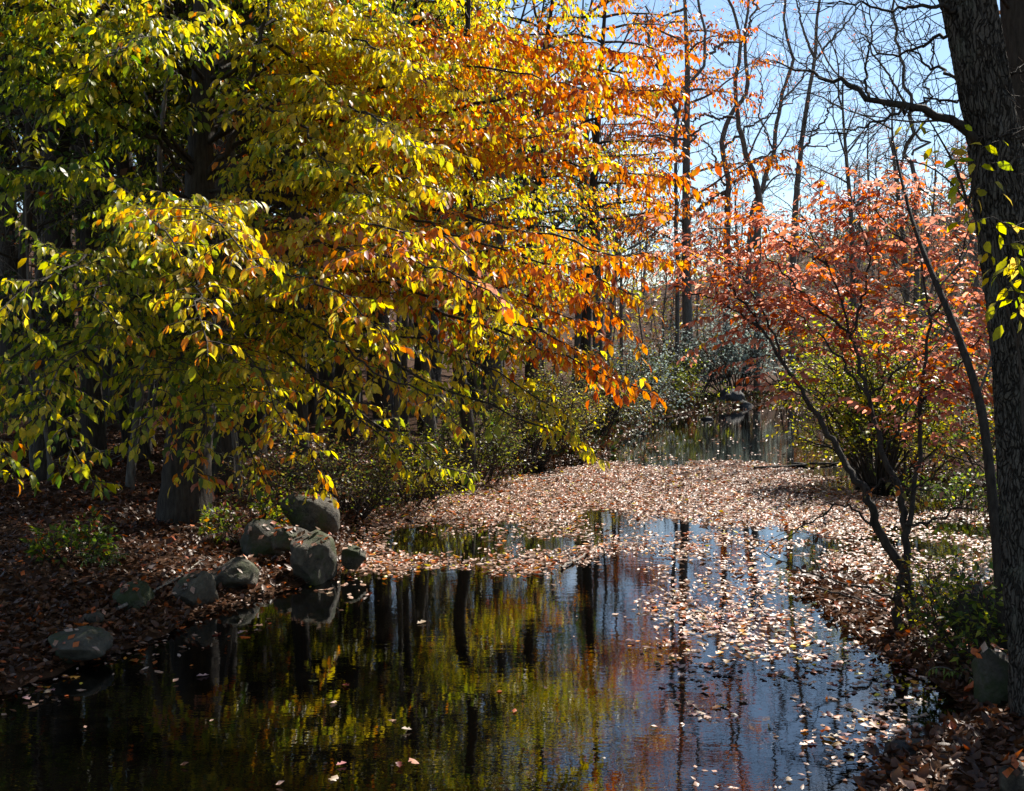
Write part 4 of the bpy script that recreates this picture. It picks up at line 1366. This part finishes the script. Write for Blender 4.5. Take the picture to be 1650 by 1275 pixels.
# ------------------------------------------------------------------ big leaning trunk at the right edge
def build_right_trunk():
    rng = np.random.default_rng(101)
    root = thing('old_tree', 'big leaning tree with rough dark bark and bare limbs at the water', 'tree')
    d = 7.0
    pw = PL((1700, 1160, d), (1684, 1060, d), (1672, 950, d), (1662, 800, d), (1648, 620, d), (1634, 470, d), (1616, 320, d), (1594, 170, d), (1562, 20, d), (1535, -90, d), (1515, -260, d + .2), (1500, -480, d + .5))
    pw[0, 2] = gz(pw[0, 0], pw[0, 1]) - .25
    n, sd = 250, 100
    path = spline(pw, n)
    rp = rad_interp(np.array([72, 52, 46, 43, 42, 40, 38, 36, 35, 34, 31, 27]) * d / F_PX, n)
    t_ = norm(np.gradient(path, axis=0))
    a = norm(np.cross(t_, (0, 1., 0))); b_ = np.cross(t_, a)
    ang = np.linspace(0, 2 * pi, sd, endpoint=False)
    zz = path[:, 2][:, None]
    qv = np.stack(np.broadcast_arrays(np.cos(ang)[None] * 7.5, np.sin(ang)[None] * 7.5, zz * 2.8), -1)
    ridge = 1 - np.abs(fbm(qv, 3, 7))
    q2 = np.stack(np.broadcast_arrays(np.cos(ang)[None] * 1.3, np.sin(ang)[None] * 1.3, zz * .8), -1)
    R = rp[:, None] * (1 + .10 * fbm(q2, 2, 9)) + .045 * (ridge - .6)
    v = path[:, None] + R[..., None] * (np.cos(ang)[None, :, None] * a[:, None] + np.sin(ang)[None, :, None] * b_[:, None])
    ii = np.arange(n * sd).reshape(n, sd)
    f = np.stack([ii[:-1], np.roll(ii[:-1], -1, 1), np.roll(ii[1:], -1, 1), ii[1:]], -1).reshape(-1, 4)
    link('trunk', mesh_from('trunk', v.reshape(-1, 3), f.ravel(), np.full(len(f), 4), M_BARKB, None, True), root)
    tw = Acc()
    limbs = [
        ([(1600, 250, 7), (1533, 198, 6.9), (1470, 173, 6.9), (1410, 163, 7), (1367, 140, 7.1), (1313, 120, 7.3), (1240, 98, 7.6)], .035),
        ([(1470, 173, 6.9), (1440, 185, 6.7), (1390, 205, 6.6), (1340, 215, 6.5)], .012),
        ([(1400, 158, 7), (1395, 110, 7.1), (1405, 60, 7.2), (1400, 10, 7.3)], .010),
        ([(1570, 80, 7), (1530, 55, 7.2), (1480, 75, 7.5), (1430, 90, 7.8), (1390, 60, 8)], .016),
        ([(1550, 20, 7), (1500, 12, 6.8), (1430, 15, 6.7), (1380, 5, 6.7), (1330, 10, 6.8)], .016),
        ([(1600, 190, 7), (1560, 165, 7.3), (1500, 160, 7.6), (1460, 175, 7.9)], .014),
        ([(1585, 140, 7), (1530, 120, 7.2), (1490, 100, 7.5), (1450, 50, 7.8)], .014),
        ([(1615, 215, 6.9), (1640, 220, 6.7), (1680, 228, 6.5)], .010),
        ([(1610, 120, 7), (1640, 118, 6.9), (1690, 110, 6.8)], .012),
        ([(1510, -260, 7.2), (1440, -330, 7), (1330, -360, 7), (1200, -340, 7.2), (1100, -300, 7.5)], .04),
        ([(1525, -150, 7), (1430, -190, 7.4), (1320, -180, 8), (1210, -150, 8.6)], .03),
    ]
    for i, (pts, r) in enumerate(limbs):
        p_ = spline(PL(*pts), 24)
        p_[2:-1] += rng.normal(0, .012, (21, 3))
        ac = Acc()
        ac.tube(p_, np.linspace(r, .004, 24), 7, .06, i)
        ac.build('branch', M_BARK, root)
        twigs_along(tw, p_, rng, .0045, .15, .10, .45, 1, .1, .2, None, (2, 4))
    tag(tw.build('twigs', M_TWIG, root), kind='stuff')

    root = thing('dark_trunk_tree', 'straight narrow dark trunk standing close behind the big leaning tree', 'tree')
    p_ = PL((1672, 900, 10), (1662, 600, 10), (1652, 400, 10), (1642, 200, 10), (1636, 60, 10), (1630, -80, 10), (1626, -400, 10))
    p_[0, 2] = gz(p_[0, 0], p_[0, 1]) - .2
    path = spline(p_, 60)
    ac = Acc(); ac.tube(path, np.linspace(.16, .10, 60), 14, .1, 8); ac.build('trunk', M_BARK, root)
    tw = Acc()
    for j in range(7):
        k = 26 + j * 4
        a = rng.uniform(0, 2 * pi)
        lp = twig_path(path[k], (cos(a), sin(a), .4), rng.uniform(1.2, 2.2), 9, -.3, rng)
        ac = Acc(); ac.tube(lp, np.linspace(.02, .005, 9), 5); ac.build('branch', M_BARK, root)
        twigs_along(tw, lp, rng, .006, .2, .2, .6, 1, .15, .2)
    tag(tw.build('twigs', M_TWIG, root), kind='stuff')

    # climber with yellow leaves round the trunk
    root = thing('yellow_leaved_climber', 'thin climber with yellow leaves hanging round the big leaning trunk', 'vine')
    lv = Leaves()
    YL = {'yellow': .8, 'lime': .8}
    stems = [
        ([(1650, 700, 6.3), (1640, 560, 6.4), (1600, 430, 6.45), (1560, 330, 6.5), (1500, 270, 6.4), (1425, 255, 6.3)], .5),
        ([(1560, 330, 6.5), (1540, 270, 6.5), (1510, 215, 6.5), (1495, 190, 6.5)], .2),
        ([(1640, 560, 6.4), (1652, 450, 6.2), (1640, 380, 6.1), (1600, 350, 6.0)], .4),
        ([(1652, 450, 6.2), (1630, 400, 6.0), (1615, 395, 6.0)], .2),
        ([(1650, 520, 6.2), (1635, 470, 6.0), (1622, 450, 6.0)], .2),
        ([(1560, 330, 6.5), (1570, 290, 6.4), (1580, 240, 6.4)], .2),
    ]
    for pts, st in stems:
        p_ = spline(PL(*pts), 24)
        ac = Acc(); ac.tube(p_, np.linspace(.010, .004, 24), 5)
        n0 = int(24 * st)
        for k in range(n0, 24):
            if rng.random() < .55:
                tp = twig_path(p_[k], rng.normal(0, 1, 3) * (1, .5, .4), rng.uniform(.08, .2), 4, .6, rng)
                ac.tube(tp, [.004, .003, .002, .0015], 3)
                leaves_on(lv, tp, rng, .06, .085, YL, .7, .2, .7)
        ac.build('stem', M_TWIG, root)
    p, a, nn, l, c = lv.arrays()
    for i in range(len(p)):
        place_leaf('leaf', p[i], a[i], nn[i], l[i], c[i], root, LEAF8, 'vine', M_LEAF, 1.1)
    print('vine leaves', len(p))


build_right_trunk()


# ------------------------------------------------------------------ boulders
def boulder(label, cx, cy, d, w, h, seed, mat, depth=1.0, cuts=6, cut_at=.72, rz=0.0, name='boulder', group=None, rough=.12, cat='boulder', tip=0):
    rng = np.random.default_rng(seed)
    bm = bmesh.new()
    bmesh.ops.create_icosphere(bm, subdivisions=4, radius=1)
    v = np.array([q.co[:] for q in bm.verts])
    v = v * (1 + .16 * fbm(v * 1.2 + seed * 3.1, 2, seed))[:, None]
    for k in range(cuts):
        nn = norm(rng.normal(0, 1, 3))
        dd = cut_at * rng.uniform(.85, 1.1)
        ex = np.maximum(0, v @ nn - dd)
        v = v - .93 * ex[:, None] * nn
    v = v + (norm(v) * (rough * .8 * fbm(v * 2.2 + seed, 6, seed + 5))[:, None])
    mx = np.abs(v).max(0)
    v = v / mx
    sx, sz = w * .47 * d / F_PX, h * .47 * d / F_PX
    sc = np.array((sx, (sx + sz) / 2 * depth, sz * 1.12))
    if tip:
        v[:, 0] += tip * (v[:, 2] - 0) * .5
    v = v * sc
    c, s = cos(rz), sin(rz)
    v = np.stack([v[:, 0] * c - v[:, 1] * s, v[:, 0] * s + v[:, 1] * c, v[:, 2]], -1)
    for q, p in zip(bm.verts, v):
        q.co = p
    bm.normal_update()
    tops = [(q.co.copy(), q.normal.copy()) for q in bm.verts if q.normal.z > .55]
    me = bpy.data.meshes.new(name)
    bm.to_mesh(me)
    bm.free()
    me.polygons.foreach_set('use_smooth', np.ones(len(me.polygons), bool))
    me.materials.append(mat)
    o = link(name, me)
    ctr = P(cx, cy, d)
    o.location = (ctr[0], ctr[1] + sc[1] * .15, ctr[2] - sz * .05)
    if d < 20 and tops:
        for k in rng.integers(len(tops), size=int(6 + w / 7)):
            ROCK_LEAVES.append((np.array(o.location) + np.array(tops[k][0]), np.array(tops[k][1])))
    return tag(o, label, cat, group)


ROCK_LEAVES = []
boulder('pale faced boulder standing highest in the bank cluster', 502, 834, 12.9, 100, 92, 1, M_ROCK, .9, 8, .62, .3, tip=-.25)
boulder('dark squat boulder wedged behind the rounded one', 428, 876, 12.2, 86, 84, 2, M_ROCKM, 1, 6, .7, .5)
boulder('flat topped pale stone lying against the rounded boulder', 470, 872, 11.9, 84, 46, 3, M_ROCK, 1, 6, .62, .1)
boulder('large rounded boulder with its foot in the water', 502, 902, 11.3, 100, 88, 4, M_ROCK, 1, 8, .68, .8)
boulder('small stone at the water edge next to the rounded boulder', 569, 898, 11.7, 46, 40, 5, M_ROCKM, 1, 6, .66, .4)
boulder('smooth dome shaped boulder on the shore', 371, 930, 10.8, 96, 64, 6, M_ROCK, 1.1, 7, .68, .2)
boulder('angular split stone with a sharp ridge on the shore', 312, 958, 10.1, 84, 74, 7, M_ROCK, 1, 10, .55, .9)
boulder('long mossy slab sloping into the water', 120, 1048, 8.4, 112, 70, 8, M_ROCKM, 1.5, 10, .55, .6, tip=.6)
boulder('mossy stone half buried in leaf litter', 215, 972, 9.9, 74, 70, 9, M_ROCKM, 1, 6, .66, .2)
boulder('small stone peeking from the leaves above the slab', 150, 1000, 9.3, 34, 32, 10, M_ROCK, 1, 6, .66, .2)
boulder('low dark stone under the bank leaves', 45, 1085, 8.3, 70, 46, 11, M_ROCKM, 1, 6, .66, .1)
boulder('round dark boulder on the far shore of the pool', 1178, 646, 42.5, 54, 40, 12, M_ROCKW, 1, 3, .85, .2)
boulder('low dark boulder leaning on the round one across the pool', 1200, 656, 42, 34, 26, 13, M_ROCKW, 1, 4, .8, .2)
boulder('flat wet stone breaking the pool surface', 1291, 706, 28, 18, 8, 14, M_ROCKW, 1, 4, .7, .2, 'stone', cat='stone')
boulder('dark stone at the sill below the pool', 1288, 749, 22, 26, 9, 15, M_ROCKW, 1, 4, .7, .2, 'stone', cat='stone')
boulder('wet stone at the foot of the silvery shrub', 1140, 676, 35, 26, 10, 16, M_ROCKW, 1, 4, .7, .2, 'stone', cat='stone')
boulder('grey stone below the yellow green bush', 1370, 712, 25, 22, 16, 17, M_ROCK, 1, 5, .7, .2, 'stone', cat='stone')
boulder('big mossy boulder at the foot of the leaning trunk', 1612, 1100, 7.4, 110, 120, 18, M_ROCKM, 1, 9, .6, .4)
boulder('mossy hump behind the seedlings on the bank', 1580, 985, 8.4, 120, 90, 19, M_ROCKM, 1, 5, .74, .4)
boulder('dark drowned stone among leaves in the shallows', 1465, 1212, 6.5, 100, 46, 20, M_ROCKW, 1, 4, .75, .2)
boulder('pale stone on the near bank', 1640, 1260, 5.6, 62, 66, 21, M_ROCK, 1, 4, .78, .2)

# ------------------------------------------------------------------ fallen leaves
D_POLY = [
    (.95, [(560, 850), (620, 813), (800, 769), (985, 749), (1220, 749), (1360, 772), (1450, 830), (1400, 872), (1150, 856), (1060, 830), (960, 819), (860, 829), (760, 838), (640, 860), (590, 884)]),
    (.85, [(575, 895), (700, 905), (800, 900), (900, 880), (965, 883), (945, 915), (895, 948), (800, 932), (700, 919), (590, 917)]),
    (.34, [(1080, 858), (1150, 852), (1400, 870), (1560, 790), (1650, 800), (1650, 930), (1540, 980), (1272, 924), (1300, 970), (1500, 1100), (1548, 1160), (1400, 1190), (1250, 1110), (1110, 1010), (1040, 925)]),
    (.18, [(1110, 1010), (1250, 1110), (1548, 1160), (1400, 1280), (1000, 1280), (1070, 1150), (1060, 1050)]),
    (.30, [(640, 860), (760, 838), (960, 819), (1060, 830), (1080, 858), (1040, 925), (965, 883), (900, 880), (800, 900), (700, 905)]),
    (.10, [(360, 975), (560, 925), (600, 920), (560, 950), (420, 1000), (250, 1060), (60, 1130), (0, 1150), (0, 1110), (250, 1025)]),
]


def fallen():
    rng = np.random.default_rng(200)
    lv = Leaves()
    N = 410000
    x = rng.uniform(-6, 10, N); y = rng.uniform(4.6, 25, N)
    x = np.concatenate([x, rng.uniform(2, 13, 100000)]); y = np.concatenate([y, rng.uniform(25, 44, 100000)])
    ok = in_poly(x, y, WATER_POLY)
    x, y = x[ok], y[ok]
    dens = np.where(y > 21, .012, .0018)
    for dv, pl in D_POLY:
        gp = [tuple(G(*q)) for q in pl]
        e = poly_dist(x, y, gp)
        ins = in_poly(x, y, gp)
        sgn = np.where(ins, e, -e) + (.2 + .05 * np.maximum(y - 6, 0)) * noise2(x, y, .7, 3, 41)
        soft = np.clip(.5 + sgn / .5, 0, 1)
        dens = np.maximum(dens, dv * soft)
    nz = noise2(x, y * .6, 1.5, 3, 31)
    pr = dens * np.clip(1 + 3.2 * nz * (1 - dens), 0, 3.2)
    keep = rng.random(len(x)) < pr * .62
    x, y = x[keep], y[keep]
    n = len(x)
    ang = rng.uniform(0, 2 * pi, n)
    a = np.stack([np.cos(ang), np.sin(ang), rng.normal(0, .05, n)], -1)
    nr = norm(np.stack([rng.normal(0, .10, n), rng.normal(0, .10, n), np.ones(n)], -1))
    flip = rng.random(n) < .5
    nr[flip, 2] *= -1
    l = .032 + .075 * rng.random(n) ** 1.7
    z = .006 + rng.uniform(0, .012, n)
    c = pick(rng, {'tan': 1.25, 'rust': .25, 'brown': .38, 'wet': .22, 'orange': .10, 'yellow': .04}, n)
    p = np.stack([x, y, z], -1)
    px, py, dep = to_px(p)
    score = np.where((px > 15) & (px < 1635) & (py > 0) & (py < 1262), l / dep, 0)
    sel = np.argsort(-score)[:300]
    k2 = np.ones(n, bool); k2[sel] = False
    lv.add(p[k2], a[k2], nr[k2], l[k2], c[k2])
    o = lv.build('floating_leaves', M_DRY, None, LEAFD, 1.2)
    tag(o, 'raft of pale fallen leaves floating on the stream', 'leaf litter', kind='stuff')
    for i in sel:
        o = place_leaf('floating_leaf', p[i], a[i], nr[i], l[i], c[i], None, LEAFO, 'float', M_DRY, 1.0)
        tag(o, 'single fallen leaf afloat on the open dark water', 'leaf', 'single leaves afloat on open water')
    print('floating', n)

    # litter on the banks
    N = 620000
    x = rng.uniform(-11, 8.5, N); y = 5 + 19 * rng.random(N) ** 1.3
    ok = ~in_poly(x, y, WATER_POLY)
    x, y = x[ok], y[ok]
    vis = np.abs(x) < .53 * y + .6
    x, y = x[vis], y[vis]
    sd_ = poly_dist(x, y, WATER_POLY)
    pr = np.where(x < 0, .5, .6) * np.clip(.85 + .6 * noise2(x, y, .8, 2, 17), .1, 1.4) * np.where(sd_ < 3.5, 1.2, .7)
    k = rng.random(len(x)) < pr * .55
    x, y = x[k], y[k]
    n = len(x)
    z = ground_z(x, y)
    ang = rng.uniform(0, 2 * pi, n)
    a = np.stack([np.cos(ang), np.sin(ang), rng.normal(.1, .35, n)], -1)
    nr = norm(np.stack([rng.normal(0, .4, n), rng.normal(0, .4, n), np.ones(n)], -1))
    flip = rng.random(n) < .4
    nr[flip] *= -1
    lv = Leaves()
    cl = pick(rng, {'wet': 1.5, 'brown': .35, 'rust': .12, 'tan': .03}, n)
    pp = np.stack([x, y, z + rng.uniform(.004, .03, n)], -1)
    ll = .04 + .075 * rng.random(n) ** 1.3
    nearby = np.hypot(x, y) < 11
    l2 = Leaves()
    l2.add(pp[nearby], a[nearby], nr[nearby], ll[nearby], cl[nearby])
    tag(l2.build('curled_leaf_litter', M_DRY, None, LEAFC, 1.15), 'curled brown leaves heaped on the banks nearest the water', 'leaf litter', kind='stuff')
    far = ~nearby
    lv.add(pp[far], a[far], nr[far], ll[far], cl[far])
    n = len(ROCK_LEAVES)
    rp_ = np.array([q[0] for q in ROCK_LEAVES]); rn_ = np.array([q[1] for q in ROCK_LEAVES])
    lv.add(rp_ + rn_ * .008, np.cross(rn_, rng.normal(0, 1, (n, 3))), rn_ + rng.normal(0, .2, (n, 3)), rng.uniform(.05, .1, n), pick(rng, {'brown': .6, 'rust': .5, 'tan': .4}, n))
    x = rng.uniform(1, 12, 60000); y = rng.uniform(23, 49, 60000)
    e = poly_dist(x, y, WATER_POLY)
    k = (~in_poly(x, y, WATER_POLY)) & (e < 2.6) & (rng.random(60000) < .8)
    x, y = x[k], y[k]
    n = len(x)
    ang = rng.uniform(0, 2 * pi, n)
    lv.add(np.stack([x, y, ground_z(x, y) + rng.uniform(.01, .08, n)], -1), np.stack([np.cos(ang), np.sin(ang), rng.normal(.2, .4, n)], -1), norm(rng.normal(0, .5, (n, 3)) + UP), rng.uniform(.09, .2, n), pick(rng, {'wet': 1, 'brown': .5, 'olive': .5, 'dark': .5}, n))
    o = lv.build('leaf_litter', M_DRY, None, LEAFD, 1.25)
    tag(o, 'brown and rust leaf litter covering both banks', 'leaf litter', kind='stuff')
    print('litter', n)


fallen()


# ------------------------------------------------------------------ small things
def stick(label, pts, r, seed, mat, zlift=.02, name='fallen_stick', cat='stick'):
    rng = np.random.default_rng(seed)
    gp = [G(*q) for q in pts]
    pw = np.array([(a[0], a[1], max(gz(a[0], a[1]), 0) + zlift) for a in gp])
    path = spline(pw, 16)
    path[1:-1] += rng.normal(0, r * .4, (14, 3))
    ac = Acc()
    ac.tube(path, np.linspace(r, r * .5, 16), 8, .15, seed)
    for j in range(3):
        k = rng.integers(4, 14)
        grow(ac, path[k], norm(path[k + 1] - path[k]) + rng.normal(0, .5, 3) * (1, 1, .25), .3, r * .35, 0, rng, .1)
    o = ac.build(name, mat)
    return tag(o, label, cat)


stick('pale bare stick lying on the leaf raft by the bank', [(872, 774), (905, 768), (935, 765)], .022, 1, M_PALE)
stick('dark branch lying half under the leaf raft', [(905, 918), (935, 902), (965, 884)], .018, 2, M_PALE)
stick('dark fallen branch across the sill below the pool', [(1215, 757), (1290, 752), (1365, 748)], .035, 3, M_BARK, .03)
stick('thin twig fallen over the leafy spit', [(1310, 960), (1390, 985), (1450, 1015)], .012, 4, M_TWIG, .06)
stick('fallen branch on the shaded litter beside the boulders', [(190, 1005), (260, 975), (330, 930)], .016, 5, M_PALE, .06)


def dead_tuft(label, px, py, d, h, n, seed, mix, w=.25):
    rng = np.random.default_rng(seed)
    x, y = P(px, py, d)[:2]
    z = gz(x, y)
    root = thing('dead_fern', label, 'fern', None, (x, y, max(z, 0)))
    for i in range(n):
        a = rng.uniform(0, 2 * pi)
        p_ = twig_path((rng.normal(0, .05), rng.normal(0, .05), -.02), (cos(a) * w * 2, sin(a) * w * 2, 1), h * rng.uniform(.6, 1.1), 9, 1.7, rng, .06)
        ac = Acc(); ac.tube(p_, np.linspace(.006, .002, 9), 4)
        o = ac.build('frond', M_PALE if i % 3 else M_TWIG, root)
        lv = Leaves()
        leaves_on(lv, p_, rng, .018, .06, mix, .5, .3, .9)
        tag(lv.build('blade', M_DRY, o, LEAF2, .6), kind='stuff')


dead_tuft('withered brown fern hanging beside the dark squat boulder', 388, 880, 12.7, .55, 16, 301, {'brown': 1, 'tan': .4, 'rust': .4})
dead_tuft('withered pale fern at the foot of the beech', 340, 880, 13.2, .4, 12, 302, {'brown': 1, 'tan': .3})
dead_tuft('green fern clump by the mossy stone', 170, 950, 11.3, .35, 12, 303, {'green': 1, 'dark': .5, 'olive': .3})
dead_tuft('small green fern by the big mossy boulder', 1565, 1060, 7.8, .3, 12, 304, {'green': 1, 'olive': .6})
print('DONE objects', len(bpy.data.objects), 'tris', sum(sum(p.loop_total - 2 for p in me.polygons) if len(me.polygons) < 2000 else len(me.loops) - 2 * len(me.polygons) for me in bpy.data.meshes))
